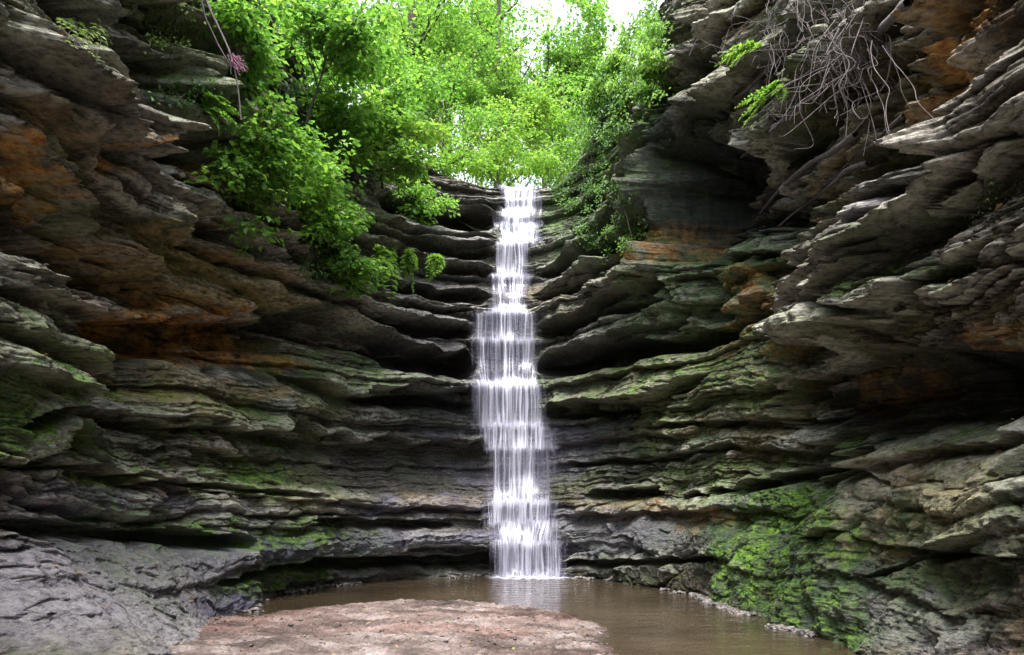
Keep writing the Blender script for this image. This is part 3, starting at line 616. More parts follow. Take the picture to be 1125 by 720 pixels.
# leaf litter caught on treads, the shelf and the bar
def litter(n):
    slope = np.zeros_like(D); slope[:, 1:-1] = (D[:, 2:]-D[:, :-2])/(2*DZ)
    ok = (slope < -.9) & (Zg > .1) & (Zg < 9) & (VY > 4) & (VY < 18.5)
    ii, jj = np.nonzero(ok); pick = RNG.choice(len(ii), n, replace=False); ii, jj = ii[pick], jj[pick]
    nx, ny = NXc[ii], NYc[ii]; P = np.stack([VX[ii, jj]+.012*nx, VY[ii, jj]+.012*ny, VZ[ii, jj]+.014], -1)
    m = n//9; X = RNG.uniform(-4.5, 1.2, m); Y = RNG.uniform(5, 11.5, m); Z = sand_h(X[None], Y[None])[0]; k = Z > .02
    P = np.vstack([P, np.stack([X, Y, Z+.012], -1)[k]]); q = len(P)
    a = RNG.uniform(0, 6.28, q); d = np.stack([np.cos(a), np.sin(a), RNG.normal(0, .25, q)], -1); u = np.stack([RNG.normal(0, .35, q), RNG.normal(0, .35, q), np.ones(q)], -1)
    ln = RNG.uniform(.03, .085, q)[:, None]; w = np.cross(d, u); w /= np.linalg.norm(w, axis=1)[:, None]
    V = np.stack([P-d*ln*.5, P-w*ln*.28+u*ln*.12, P+d*ln*.5, P+w*ln*.28+u*ln*.12], 1).reshape(-1, 3); i = np.arange(q)*4
    m_, nt = new_mat('dead_leaf'); p = N(nt, 'ShaderNodeBsdfPrincipled'); p.inputs['Roughness'].default_value = .7
    L(nt, ramp(nt, attr(nt, 'tint'), [(0, (.05, .025, .012)), (.4, (.11, .055, .022)), (.75, (.20, .11, .045)), (.95, (.26, .18, .07)), (1, (.10, .16, .04))]), p.inputs[0]); L(nt, p.outputs[0], N(nt, 'ShaderNodeOutputMaterial').inputs[0])
    o = mesh_np('fallen_leaves', V, None, np.vstack([np.stack([i, i+1, i+2], -1), np.stack([i, i+2, i+3], -1)]), m_, smooth=False, attrs={'tint': np.repeat(RNG.random(q), 4)})
    tag(o, 'dead leaves scattered on the ledges, the shelf and the sand bar', 'leaf litter', kind='stuff')
litter(2200)
# pebbles at the waterline
def pebble_strip(name, s0, s1, n, w, label):
    phi = (1+5**.5)/2
    iv = np.array([(-1, phi, 0), (1, phi, 0), (-1, -phi, 0), (1, -phi, 0), (0, -1, phi), (0, 1, phi), (0, -1, -phi), (0, 1, -phi), (phi, 0, -1), (phi, 0, 1), (-phi, 0, -1), (-phi, 0, 1)])/1.9
    it = np.array([(0, 11, 5), (0, 5, 1), (0, 1, 7), (0, 7, 10), (0, 10, 11), (1, 5, 9), (5, 11, 4), (11, 10, 2), (10, 7, 6), (7, 1, 8), (3, 9, 4), (3, 4, 2), (3, 2, 6), (3, 6, 8), (3, 8, 9), (4, 9, 5), (2, 4, 11), (6, 2, 10), (8, 6, 7), (9, 8, 1)])
    V = []; T = []; tn = []
    jz = int((0-Z0)/DZ)
    for i in range(n):
        s = RNG.uniform(s0, s1)
        while gn(s*.9, 3.3, 420)+.5*gn(s*3, 1.1, 421) < -.05+.3*RNG.random(): s = RNG.uniform(s0, s1)
        c = min(np.searchsorted(scols, s), NC-1)
        d = D[c, jz]+abs(RNG.normal(0, w)); nx, ny = normal(s); X, Y = plan(s)
        r = RNG.uniform(.012, .045)*(1.6 if RNG.random() < .06 else 1)
        v = iv*r*RNG.uniform(.6, 1.25, 3)*np.array([1, 1, .6])*(1+.15*RNG.normal(0, 1, (12, 1)))
        a = RNG.uniform(0, 6.28); v = v@np.array([[math.cos(a), -math.sin(a), 0], [math.sin(a), math.cos(a), 0], [0, 0, 1]])
        T.append(it+12*i); V.append(v+np.array([X+d*nx, Y+d*ny, .02-.04*max(0, (d-D[c, jz])/w-1.2)])); tn.append(np.full(12, RNG.random()))
    o = mesh_np(name, np.vstack(V), None, np.vstack(T), M['pebble'], smooth=True, attrs={'tint': np.concatenate(tn)})
    return tag(o, label, 'gravel', kind='stuff')
m, nt = new_mat('pebbles'); p = N(nt, 'ShaderNodeBsdfPrincipled'); L(nt, ramp(nt, attr(nt, 'tint'), [(0, (.03, .027, .025)), (.5, (.10, .09, .082)), (.85, (.22, .21, .20)), (1, (.14, .09, .07))]), p.inputs[0]); p.inputs['Roughness'].default_value = .5
L(nt, p.outputs[0], N(nt, 'ShaderNodeOutputMaterial').inputs[0]); M['pebble'] = m
def sand_stones(name, spots, label):
    V = []; T = []; tn = []; k = 0
    o8 = np.array([(1, 0, 0), (-1, 0, 0), (0, 1, 0), (0, -1, 0), (0, 0, 1), (0, 0, -1), (.65, .65, .4), (-.65, .65, .4), (.65, -.65, .4), (-.65, -.65, .4)], float)
    f8 = np.array([(4, 6, 7), (4, 7, 9), (4, 9, 8), (4, 8, 6), (0, 6, 8), (2, 7, 6), (1, 9, 7), (3, 8, 9), (0, 2, 6), (2, 1, 7), (1, 3, 9), (3, 0, 8), (5, 2, 0), (5, 1, 2), (5, 3, 1), (5, 0, 3)])
    for (px, py, rx, ry, n, rm) in spots:
        for i in range(n):
            Yd = (EYE-.06)*F/(py+RNG.normal(0, ry)-HY); Xd = (px+RNG.normal(0, rx)-CX)/F*Yd
            if not 2.2 < Yd < 12.8 or not -6 < Xd < 2.2: continue
            z = float(sand_h(np.array([[Xd]]), np.array([[Yd]]))[0, 0])
            if z < .0: continue
            r = rm*RNG.uniform(.5, 1.5)*(2.0 if RNG.random() < .05 else 1)
            v = o8*r*RNG.uniform(.6, 1.3, 3)*np.array([1, 1, .55])*(1+.15*RNG.normal(0, 1, (10, 1))); a = RNG.uniform(0, 6.28)
            v = v@np.array([[math.cos(a), -math.sin(a), 0], [math.sin(a), math.cos(a), 0], [0, 0, 1]])
            V.append(v+np.array([Xd, Yd, z+r*.2])); T.append(f8+10*k); tn.append(np.full(10, RNG.random())); k += 1
    o = mesh_np(name, np.vstack(V), None, np.vstack(T), M['pebble'], attrs={'tint': np.concatenate(tn)}); return tag(o, label, 'gravel', kind='stuff')
sand_stones('gravel', [(240, 676, 35, 6, 260, .018), (300, 700, 60, 10, 160, .014), (560, 706, 70, 8, 260, .012), (420, 690, 130, 16, 220, .011), (660, 690, 16, 8, 90, .014), (450, 664, 90, 2, 120, .014)], 'small stones and grit strewn over the sand bar')
pebble_strip('gravel', s_of(640), s_of(1120), 2200, .10, 'pale pebbles along the foot of the right rock wall')
pebble_strip('gravel', s_of(215), s_of(540), 350, .10, 'pale pebbles along the far edge of the pool left of the waterfall')

# ------------------------------------------------------------------ waterfall
def fall_material():
    m, nt = new_mat('falling_water')
    a = attr(nt, 'alpha'); wv = attr(nt, 'white')
    d = N(nt, 'ShaderNodeBsdfDiffuse'); L(nt, ramp(nt, wv, [(0, (.26, .26, .40)), (.55, (.42, .42, .56)), (1, (.70, .70, .82))]), d.inputs[0])
    t = N(nt, 'ShaderNodeBsdfTranslucent'); t.inputs[0].default_value = (.50, .50, .62, 1)
    m1 = N(nt, 'ShaderNodeMixShader'); m1.inputs[0].default_value = .3; L(nt, d.outputs[0], m1.inputs[1]); L(nt, t.outputs[0], m1.inputs[2])
    g = N(nt, 'ShaderNodeBsdfGlossy'); g.inputs['Roughness'].default_value = .25
    m2 = N(nt, 'ShaderNodeMixShader'); m2.inputs[0].default_value = .08; L(nt, m1.outputs[0], m2.inputs[1]); L(nt, g.outputs[0], m2.inputs[2])
    tr = N(nt, 'ShaderNodeBsdfTransparent')
    m3 = N(nt, 'ShaderNodeMixShader'); L(nt, a, m3.inputs[0]); L(nt, tr.outputs[0], m3.inputs[1]); L(nt, m2.outputs[0], m3.inputs[2])
    L(nt, m3.outputs[0], N(nt, 'ShaderNodeOutputMaterial').inputs[0])
    return m
M['fall'] = fall_material()
# top row, bottom row, left and right at the top, left and right at the bottom, thickness of the veil, (bright strands: centre, half width)
TIERS = [(199, 229, 552, 590, 554, 590, .62, [(560, 5), (579, 8)]), (229, 246, 544, 593, 546, 592, .50, [(566, 10)]), (246, 263, 552, 592, 554, 592, .62, [(556, 6), (570, 12), (585, 5)]),
         (263, 302, 543, 582, 541, 580, .55, [(556, 8), (571, 4)]), (302, 340, 540, 580, 540, 579, .50, [(549, 4), (568, 6)]), (340, 372, 522, 589, 522, 588, .50, [(528, 3), (556, 8), (583, 6)]),
         (372, 420, 521, 591, 521, 591, .48, [(530, 5), (557, 9), (585, 6)]), (420, 466, 516, 596, 524, 598, .72, [(535, 10), (560, 16), (585, 8)]), (466, 491, 520, 608, 534, 608, .80, [(545, 10), (565, 20), (590, 12)]),
         (491, 550, 536, 607, 537, 608, .52, [(546, 3), (566, 9), (603, 3), (580, 5)]), (550, 573, 533, 612, 535, 613, .68, [(545, 8), (570, 10), (590, 8)]), (573, 596, 536, 618, 542, 619, .62, [(560, 10), (580, 10), (603, 4)]),
         (596, 633, 541, 621, 543, 622, .78, [(556, 8), (575, 9), (592, 7), (608, 5)])]
fs = np.arange(s_of(488), s_of(640), .007)
fz_ = np.arange(-.02, 10.75, .014)
ci = np.interp(fs, scols, np.arange(NC)); c0 = ci.astype(int); ct = (ci-c0)[:, None]
ri = ((fz_-Z0)/DZ); r0 = ri.astype(int); rt = (ri-r0)[None]
def samp(A):
    a = A[c0][:, r0]*(1-rt)+A[c0][:, r0+1]*rt; b = A[c0+1][:, r0]*(1-rt)+A[c0+1][:, r0+1]*rt
    return a*(1-ct)+b*ct
Dw = samp(D)
kk = np.hanning(23); kk /= kk.sum()
Dw = np.apply_along_axis(lambda r: np.convolve(np.pad(r, 11, 'edge'), kk, 'valid'), 0, Dw)+.03
run = Dw[:, -1].copy()
for j in range(len(fz_)-1, -1, -1):              # water leaves a lip and falls clear of the rock below it
    run = np.maximum(Dw[:, j], run-.0006); Dw[:, j] = run
kz = np.hanning(9); kz /= kz.sum()
kz = np.hanning(37); kz /= kz.sum()
Dw = np.apply_along_axis(lambda r: np.convolve(np.pad(r, 18, 'edge'), kz, 'valid'), 1, np.maximum(Dw, Dw*0-9))+.03
fX, fY = plan(fs); fnx, fny = normal(fs)
Sf, Zf_ = np.meshgrid(fs, fz_, indexing='ij')
wf = empty('waterfall', (0, 17.4, 0)); tag(wf, 'white waterfall stepping down dark rock ledges into the brown pool', 'waterfall')
def cascade(i, layer):
    yt, yb, l0, r0_, l1, r1, dens, br = TIERS[i]
    off = .015+.045*layer+.005*(len(TIERS)-i)
    WX = fX[:, None]+(Dw+off)*fnx[:, None]; WY = fY[:, None]+(Dw+off)*fny[:, None]
    px = CX+F*WX/WY; py = HY-F*(Zf_-EYE)/WY
    f = np.clip((py-yt)/(yb-yt), 0, 1)
    sd = 300+i*11+layer*5
    yt_ = yt+2.2*gn(Sf*5, Sf*0, 290+i)+1.2*gn(Sf*16, Sf*0, 291+i); yb_ = yb+(2.2*gn(Sf*5, Sf*0, 291+i)+1.2*gn(Sf*16, Sf*0, 292+i) if i < len(TIERS)-1 else 0)
    pl, pr = (TIERS[i-1][4], TIERS[i-1][5]) if i else (l0, r0_)
    g = sstep(0, 6, py-yt)
    lf = (pl*(1-g)+l0*g)*(1-f)+l1*f; rg = (pr*(1-g)+r0_*g)*(1-f)+r1*f
    sw = Sf+.035*gn(Sf*2.5, Zf_*.9, 305+layer)+.012*gn(Sf*9, Zf_*1.7, 306)
    e = 6*gn(sw*4, Zf_*.8, sd)+3*gn(sw*14, Zf_*2, sd+9)
    st = .42+.55*gn(sw*13, Zf_*.35, sd+1)+.5*gn(sw*31, Zf_*.55, sd+2)+.38*gn(sw*70, Zf_*1.0, sd+3)+.22*gn(sw*130, Zf_*2.2, sd+4)
    edge = sstep(-4, 9, px-lf+e)*(1-sstep(-9, 4, px-rg+e))
    core = np.zeros_like(px)
    for c, h in br: core = np.maximum(core, np.exp(-((px-c-2.5*gn(sw*4, Zf_*.6, sd+6))/(h*1.2))**2))
    lip = np.exp(-((py-yt_-2.5)/3.5)**2)+.6*np.exp(-((py-yb_)/5)**2)
    wisp = .75+.5*gn(sw*6, Zf_*5, sd+12)
    a = edge*np.clip(dens*(.24+.78*np.clip(st-.08, 0, 1.1))+.30*core*(.15+.9*np.clip(st, 0, 1))+.20*lip*wisp, 0, .95)
    a = np.maximum(a, .42*np.clip(lip, 0, 1)*sstep(.05, .5, gn(Sf*14, Zf_*6, sd+8))*np.exp(-(np.maximum(np.maximum(lf-px, px-rg), 0)/5)**2))
    wv = np.clip(.15+.5*core+.3*lip+.5*np.clip(st, 0, 1), 0, 1)
    if layer: a = a*np.clip(.9*sstep(.5, .95, st)+.25*core, 0, 1)
    a = a*sstep(-3.5, -.5, py-yt_)*(1-sstep(.5, 5.5, py-yb_) if i < len(TIERS)-1 else 1)
    m = (py >= yt-6) & (py <= yb+8) & (px > lf-9) & (px < rg+9)
    n, k = px.shape
    q = m[:-1, :-1] | m[1:, :-1] | m[:-1, 1:] | m[1:, 1:]
    ii, jj = np.nonzero(q)
    idx = ii*k+jj; Q = np.stack([idx, idx+k, idx+k+1, idx+1], -1)
    uq, inv = np.unique(Q, return_inverse=True); Q = inv.reshape(-1, 4)
    P = np.stack([WX, WY, Zf_], -1).reshape(-1, 3)[uq]-np.array(wf.location)
    mesh_np('water_veil' if layer == 0 else 'water_strands', P, Q, None, M['fall'], wf, attrs={'alpha': a.ravel()[uq], 'white': wv.ravel()[uq]})
for i in range(len(TIERS)):
    cascade(i, 0); cascade(i, 1)
# spray thrown up where it lands
sx = np.arange(s_of(530), s_of(634), .008); szz = np.arange(0.0, .62, .012)
sX, sY = plan(sx); snx, sny = normal(sx)
sd_ = np.interp(sx, fs, Dw[:, 3])+.12
SG, ZG = np.meshgrid(sx, szz, indexing='ij'); tS = (SG-sx[0])/(sx[-1]-sx[0])
hS = (.16+.26*np.clip(.5+.9*gn(SG*3, SG*0, 430)+.5*gn(SG*9, SG*0, 431), 0, 1.3))*sstep(0, .2, tS)*(1-sstep(.8, 1, tS))
aS = .75*np.clip(1-ZG/np.maximum(hS, .02), 0, 1)**1.3*np.clip(.65+.7*fbm(SG*14, ZG*9, 3, 432), 0, 1)
nS = len(szz); i = np.arange(len(sx)-1)[:, None]*nS; j = np.arange(nS-1)[None]
PS = np.stack([sX[:, None]+(sd_[:, None]+.10*gn(SG*4, ZG*3, 433)+.12*(1-ZG/.62))*snx[:, None], sY[:, None]+(sd_[:, None]+.10*gn(SG*4, ZG*3, 433)+.12*(1-ZG/.62))*sny[:, None], ZG+.004], -1).reshape(-1, 3)
mesh_np('splash', PS-np.array(wf.location), np.stack([i+j, i+nS+j, i+nS+j+1, i+j+1], -1).reshape(-1, 4), None, M['fall'], wf, attrs={'alpha': aS.ravel(), 'white': np.full(aS.size, .85)})
# churned foam where it lands
fa = np.linspace(-1, 1, 220); fb = np.linspace(-1, 1, 50)
bx, by = at(582, 633, 1)[0], 0
jz0 = int((0.02-Z0)/DZ); ccen = np.searchsorted(scols, s_of(582)); jf = np.searchsorted(fs, s_of(582)); yb_fall = float(fY[jf]+(Dw[jf, 3]+.09)*fny[jf])
FX = .45+1.15*fa[:, None]+0*fb; FY = yb_fall-.35+.55*fb[None]+.0*fa[:, None]-.05*np.cos(fa*3)[:, None]
FZ = .012+.03*np.clip(fbm(FX*6, FY*6, 4, 400)+.3, 0, 1)
al = (1-sstep(.5, 1, np.hypot(fa[:, None], fb[None])))*np.clip(.45+.9*fbm(FX*5, FY*9, 3, 410), 0, 1)
i = np.arange(219)[:, None]*50; j = np.arange(49)[None]
mesh_np('foam', np.stack([FX, FY, FZ], -1).reshape(-1, 3)-np.array(wf.location), np.stack([i+j, i+50+j, i+51+j, i+j+1], -1).reshape(-1, 4), None, M['fall'], wf, attrs={'alpha': al.ravel(), 'white': np.ones(al.size)})

# ------------------------------------------------------------------ the wooded valley above the fall
M['floor'] = simple_mat('forest_floor', [(.3, (.02, .025, .010)), (.55, (.05, .065, .02)), (.75, (.10, .085, .045))], 2.5)
def valley(X, Y):
    ax = np.abs(X-.25-.04*(Y-19))
    return 9.85+.07*(Y-19)+np.clip(ax-1.0, 0, 30)*.75*sstep(0, 3, ax)+.25*fbm(X*.4, Y*.4, 4, 500)-.8*sstep(22, 19.5, Y)
o = grid_mesh('hillside', np.linspace(-34, 34, 170), np.linspace(19.6, 95, 190), valley, M['floor']); tag(o, 'wooded banks of the stream above the fall', 'hillside', kind='structure')

class Leaves:
    """folded leaves gathered into one crown mesh"""
    def __init__(s): s.p = []; s.d = []; s.n = []; s.L = []; s.t = []
    def add(s, P, Dr, Nr, Ln, T): s.p.append(P); s.d.append(Dr); s.n.append(Nr); s.L.append(Ln); s.t.append(T)
    def build(s, name, mat, parent, origin, wid=.72):
        P = np.vstack(s.p)-np.asarray(origin); d = np.vstack(s.d); n = np.vstack(s.n); ln = np.concatenate(s.L)[:, None]; t = np.concatenate(s.t)
        d = d/np.linalg.norm(d, axis=1)[:, None]; n = n-(n*d).sum(1)[:, None]*d; n /= np.linalg.norm(n, axis=1)[:, None]+1e-9
        w = np.cross(d, n)
        b = P; m = P+d*ln*.45; tip = P+d*ln-n*ln*.12
        l = m+w*ln*wid*.5+n*ln*.10; r = m-w*ln*wid*.5+n*ln*.10
        V = np.stack([b, r, tip, l], 1).reshape(-1, 3)
        i = np.arange(len(P))*4
        T = np.vstack([np.stack([i, i+1, i+2], -1), np.stack([i, i+2, i+3], -1)])
        return mesh_np(name, V, None, T, mat, parent, smooth=False, attrs={'tint': np.repeat(np.clip(t, 0, 1), 4)})
def spray(lv, c, r, n, ls, tint, flat=.28, droop=.25, out=None):
    a = RNG.uniform(0, 2*np.pi, n); q = np.sqrt(RNG.uniform(0, 1, n))*r
    P = np.stack([q*np.cos(a), q*np.sin(a), RNG.normal(0, flat*r*.6, n)-droop*q*q/r], -1)
    tl = RNG.normal(0, .28, 2); P[:, 2] += P[:, 0]*tl[0]+P[:, 1]*tl[1]
    Dr = np.stack([np.cos(a), np.sin(a), np.full(n, -.35)], -1)+RNG.normal(0, .45, (n, 3))
    Nr = np.array([0, 0, 1.0])+RNG.normal(0, .42, (n, 3))
    lv.add(P+c, Dr, Nr, ls*RNG.uniform(.65, 1.25, n), tint+RNG.normal(0, .16, n))

def leafy_tree(name, label, cat, base, centre, rad, ncl, leaf, mat, bark, group=None, tr=.09, per=34, cl_r=.42, gap=.0, tint=.5, nl=7, sd=0, flat=.28):
    base = np.array(base, float); centre = np.array(centre, float); rad = np.array(rad, float)
    root = empty(name, base); tag(root, label, cat, group)
    tb = Tubes(); top = centre+np.array([RNG.normal(0, .1), RNG.normal(0, .1), rad[2]*.55])
    trunk = curve3(base-np.array([0, 0, .15]), top, 0, .10, 12); tb.add(trunk, tr, tr*.22, 7, .06); tb.build('trunk', bark, root, base)
    lv = Leaves(); nl = max(7, min(12, ncl//22)); nb = max(2, ncl//(nl*5)); m = (rad[0]+rad[2])*.5
    for li in range(nl):
        v = RNG.normal(0, 1, 3); v[2] = v[2]*.8-.1; v /= np.linalg.norm(v); v = v*(.75+.4*RNG.random())
        if li % 2: v[0] = abs(v[0])*(1 if li % 4 == 1 else -1)
        end = centre+v*rad; t0 = trunk[int(np.clip(2+8*(end[2]-base[2])/max(top[2]-base[2], .1)*.8+RNG.normal(0, 1), 2, 10))]
        b = Tubes(); lm = curve3(t0, end, -.06*np.linalg.norm(end-t0), .12, 12); b.add(lm, tr*.42, tr*.08, 5)
        tint_l = tint+RNG.normal(0, .09)
        tips = [(lm[q], 1.0) for q in (5, 7, 9, 11)]
        for q in range(nb):
            p0 = lm[RNG.integers(3, 10)]; d = end-t0; sdv = RNG.normal(0, 1, 3)*np.array([1, .8, .45]); e = p0+(d/np.linalg.norm(d)*.5+sdv*.6)*m*RNG.uniform(.35, .75)
            sb = curve3(p0, e, -.05, .12, 7); b.add(sb, tr*.17, tr*.05, 4); tips += [(sb[3], .9), (sb[5], 1), (sb[6], 1)]
        b.build('limb', bark, root, base)
        for c, k in tips:
            if gn(c[0]*1.1+c[1]*.6, c[2]*1.5, 600+sd) < gap-.28: continue
            spray(lv, c+RNG.normal(0, .06, 3), cl_r*k*RNG.uniform(.55, 1.2), int(per*RNG.uniform(.5, 1.3)), leaf, tint_l+RNG.normal(0, .10), flat)
    lv.build('crown', mat, root, base)
    return root

M['leaf_fresh'] = leaf_material('fresh_leaf', (.035, .110, .022), (.135, .285, .050), (.30, .46, .095), .55)
M['leaf_yellow'] = leaf_material('sunny_leaf', (.07, .17, .03), (.17, .31, .05), (.32, .44, .09), .55)
M['leaf_deep'] = leaf_material('deep_leaf', (.018, .060, .018), (.040, .115, .030), (.085, .18, .05), .4)
M['leaf_pale'] = leaf_material('pale_leaf', (.09, .16, .04), (.20, .30, .09), (.36, .46, .18), .4)
M['leaf_mid'] = leaf_material('mid_leaf', (.022, .075, .014), (.065, .16, .026), (.14, .26, .05), .4)
M['bark'] = bark_material('grey_bark', (.035, .03, .025), (.13, .11, .095))
M['bark_dark'] = bark_material('dark_bark', (.018, .015, .012), (.07, .058, .045))
M['root'] = bark_material('dry_root', (.035, .028, .026), (.15, .12, .12))

# trees beyond the lip of the fall: (column, row of the crown's middle, distance, half width, half height in pixels, foliage, label)
FOREST = [
 (602, 168, 24, 36, 26, 'leaf_yellow', 'low yellow-green bush just above the right end of the fall lip', 150, .10),
 (545, 165, 24, 40, 32, 'leaf_yellow', 'low bright bush hanging over the fall lip beside its left end', 170, .10),
 (482, 150, 22.5, 52, 44, 'leaf_fresh', 'green bush behind the dark ledge left of the fall lip', 240, .10),
 (560, 112, 29, 52, 42, 'leaf_yellow', 'lime green sapling glowing in the middle of the valley', 260, .12),
 (615, 118, 31, 40, 46, 'leaf_fresh', 'slim sapling in the valley against the right rock edge', 220, .12),
 (500, 92, 28, 60, 46, 'leaf_fresh', 'broad green tree behind the bush left of the fall lip', 320, .12),
 (432, 98, 23, 56, 54, 'leaf_fresh', 'dense green tree on the left bank above the ledges', 330, .10),
 (450, 30, 31, 62, 36, 'leaf_fresh', 'tree in the left part of the valley reaching the top of the frame', 260, .13),
 (528, 48, 37, 46, 26, 'leaf_fresh', 'thin crowned tree below the bright sky left of the gap', 170, .14),
 (622, 78, 40, 42, 30, 'leaf_fresh', 'feathery tree far up the valley right below the sky gap', 170, .14),
 (632, 22, 39, 34, 40, 'leaf_fresh', 'leafy crown filling the right side of the sky gap at the top edge', 240, .16),
 (528, 8, 44, 30, 22, 'leaf_fresh', 'small leafy crown at the top edge just left of the sky gap', 130, .17),
 (505, 20, 48, 50, 40, 'leaf_fresh', 'airy tree crown under the top edge right of the bare trunk', 260, .2),
 (655, 40, 42, 34, 60, 'leaf_fresh', 'tree crown hanging over the right rock edge beside the sky', 240, .17),
 (455, 15, 40, 40, 40, 'leaf_yellow', 'pale airy crown behind the bare trunk at the top edge', 220, .18),
 (600, 95, 60, 60, 34, 'leaf_yellow', 'faint far trees at the foot of the sky gap', 240, .24),
 (400, 60, 34, 60, 60, 'leaf_fresh', 'tall leafy tree behind the left bank above the maples', 300, .15),
 (470, 70, 44, 70, 60, 'leaf_yellow', 'pale distant tree behind the bare trunk', 300, .18),
 (575, 120, 50, 60, 46, 'leaf_yellow', 'hazy distant tree closing the valley under the sky gap', 260, .20),
 (640, 120, 46, 46, 60, 'leaf_fresh', 'distant tree standing behind the right rock edge', 240, .18),
 (520, 110, 56, 70, 50, 'leaf_yellow', 'farthest pale tree left of the valley middle', 260, .22),
 (340, 20, 26, 70, 60, 'leaf_fresh', 'large tree on the left bank behind the leaning maples', 300, .12),
 (325, 5, 22, 46, 56, 'leaf_fresh', 'tree at the top of the left wall behind the hanging vine', 260, .11),
]
for k, (px, py, Y, rx, ry, mt, lab, ncl, leaf) in enumerate(FOREST):
    c = at(px, py, Y); sc_ = Y/F
    bz = float(valley(np.array([c[0]]), np.array([Y+.3]))[0])
    leafy_tree('tree' if ry > 35 else 'bush', lab, 'tree' if ry > 35 else 'bush', (c[0]+RNG.normal(0, .2), Y+.3, min(bz, c[2]-ry*sc_*.7)), c, (rx*sc_, min(rx*sc_, 1.6), ry*sc_), int(ncl*1.1), leaf*1.2, M[mt], M['bark'], None, .05+.02*(ry > 35), 34, .6, .03, .5, 7, k, .16)
def tall_tree(px, Y, lean, label, ncl, spread):
    b = at(px, 190, Y); b[2] = float(valley(np.array([b[0]]), np.array([Y]))[0])
    root = empty('tall_tree', b); tag(root, label, 'tree')
    h = 17
    tk = curve3(b-np.array([0, 0, .3]), b+np.array([lean, 0, h]), 0, .03, 16); t = Tubes(); t.add(tk, .24, .07, 9, .05); t.build('trunk', M['bark_dark'], root, b)
    lv = Leaves()
    for i in range(13):
        j = RNG.integers(5, 14); a = RNG.uniform(0, 6.28); ln = RNG.uniform(1.4, 3.6)*spread
        e = tk[j]+np.array([math.cos(a)*ln, math.sin(a)*ln, RNG.uniform(.6, 2.0)])
        lm = curve3(tk[j], e, .1, .15, 9); q = Tubes(); q.add(lm, .07, .015, 5)
        for z in range(5):
            e2 = lm[RNG.integers(4, 9)]+RNG.normal(0, .55, 3); q.add(curve3(lm[RNG.integers(3, 8)], e2, 0, .15, 6), .02, .006, 4)
            for w in range(ncl): spray(lv, e2+RNG.normal(0, .35, 3), .45, 22, .17, .5)
        q.build('limb', M['bark_dark'], root, b)
    lv.build('crown', M['leaf_fresh'], root, b)
tall_tree(492, 36, .1, 'tall thin tree whose bare trunk stands left of the sky gap', 2, 1.0)
tall_tree(452, 30, -.2, 'tall tree with sparse leaves at the top of the frame left of the bare trunk', 3, 1.1)
tall_tree(545, 34, .2, 'slender tree with feathery leaves between the bare trunk and the sky gap', 3, 1.0)
tall_tree(628, 44, .1, 'tall tree half hidden behind the right rock edge', 3, 1.0)
tall_tree(596, 40, .3, 'tall thin tree standing alone in the bright sky gap', 1, .8)

# saplings rooted on the left cliff, leaning out over it: (root column, root row, crown column, crown row, nearer by, half width, half height, ...)
SAP = [
 (300, 150, 300, 62, .9, 64, 62, 'leaf_fresh', 'leafy maple leaning over the left wall near the thin hanging vine', 420, .095),
 (330, 170, 378, 28, .4, 62, 40, 'leaf_fresh', 'maple high on the left bank touching the top of the frame', 330, .095),
 (390, 190, 368, 108, .8, 60, 48, 'leaf_fresh', 'layered maple sapling in the middle of the left foliage', 380, .095),
 (300, 215, 290, 178, .7, 44, 38, 'leaf_fresh', 'drooping sapling over the dark recess below the hanging vine', 230, .085),
 (420, 200, 425, 165, .7, 52, 28, 'leaf_yellow', 'spreading sapling just over the uppermost left ledges', 230, .095),
 (355, 235, 352, 205, .5, 36, 38, 'leaf_fresh', 'small sapling on the left slope below the bare grey rock', 170, .08),
 (372, 290, 372, 265, .35, 20, 50, 'leaf_fresh', 'narrow leafy shoot trailing down the left ledge', 110, .075),
 (455, 222, 455, 212, .3, 36, 16, 'leaf_fresh', 'low leafy plant on the ledge left of the upper fall', 90, .075),
 (345, 250, 335, 225, .3, 40, 40, 'leaf_fresh', 'sapling with trailing twigs over the left ledge above the hanging twigs', 170, .085),
 (385, 300, 380, 300, .25, 26, 40, 'leaf_fresh', 'leafy tuft at the lowest tip of the left foliage', 120, .08),
 (270, 200, 268, 215, .4, 24, 40, 'leaf_fresh', 'leafy twigs beside the reddish hanging root', 120, .085),
 (400, 150, 405, 120, .6, 50, 50, 'leaf_fresh', 'bushy sapling between the layered maple and the left ledges', 240, .09),
 (275, 100, 268, 60, .6, 20, 50, 'leaf_fresh', 'bright leafy branch at the top beside the thin hanging vine', 150, .085),
]
for k, (bx, by, px, py, near, rx, ry, mt, lab, ncl, leaf) in enumerate(SAP):
    b = hit(bx, by, 0)
    Y = b[1]-near*1.6; c = at(px, py, Y); sc_ = Y/F
    leafy_tree('sapling', lab, 'sapling', b, c, (rx*sc_, .9, ry*sc_), int(ncl*.72), leaf*1.4, M[mt], M['bark_dark'], None, .035, 30, .42, .06, .5, 8, 40+k, .10)

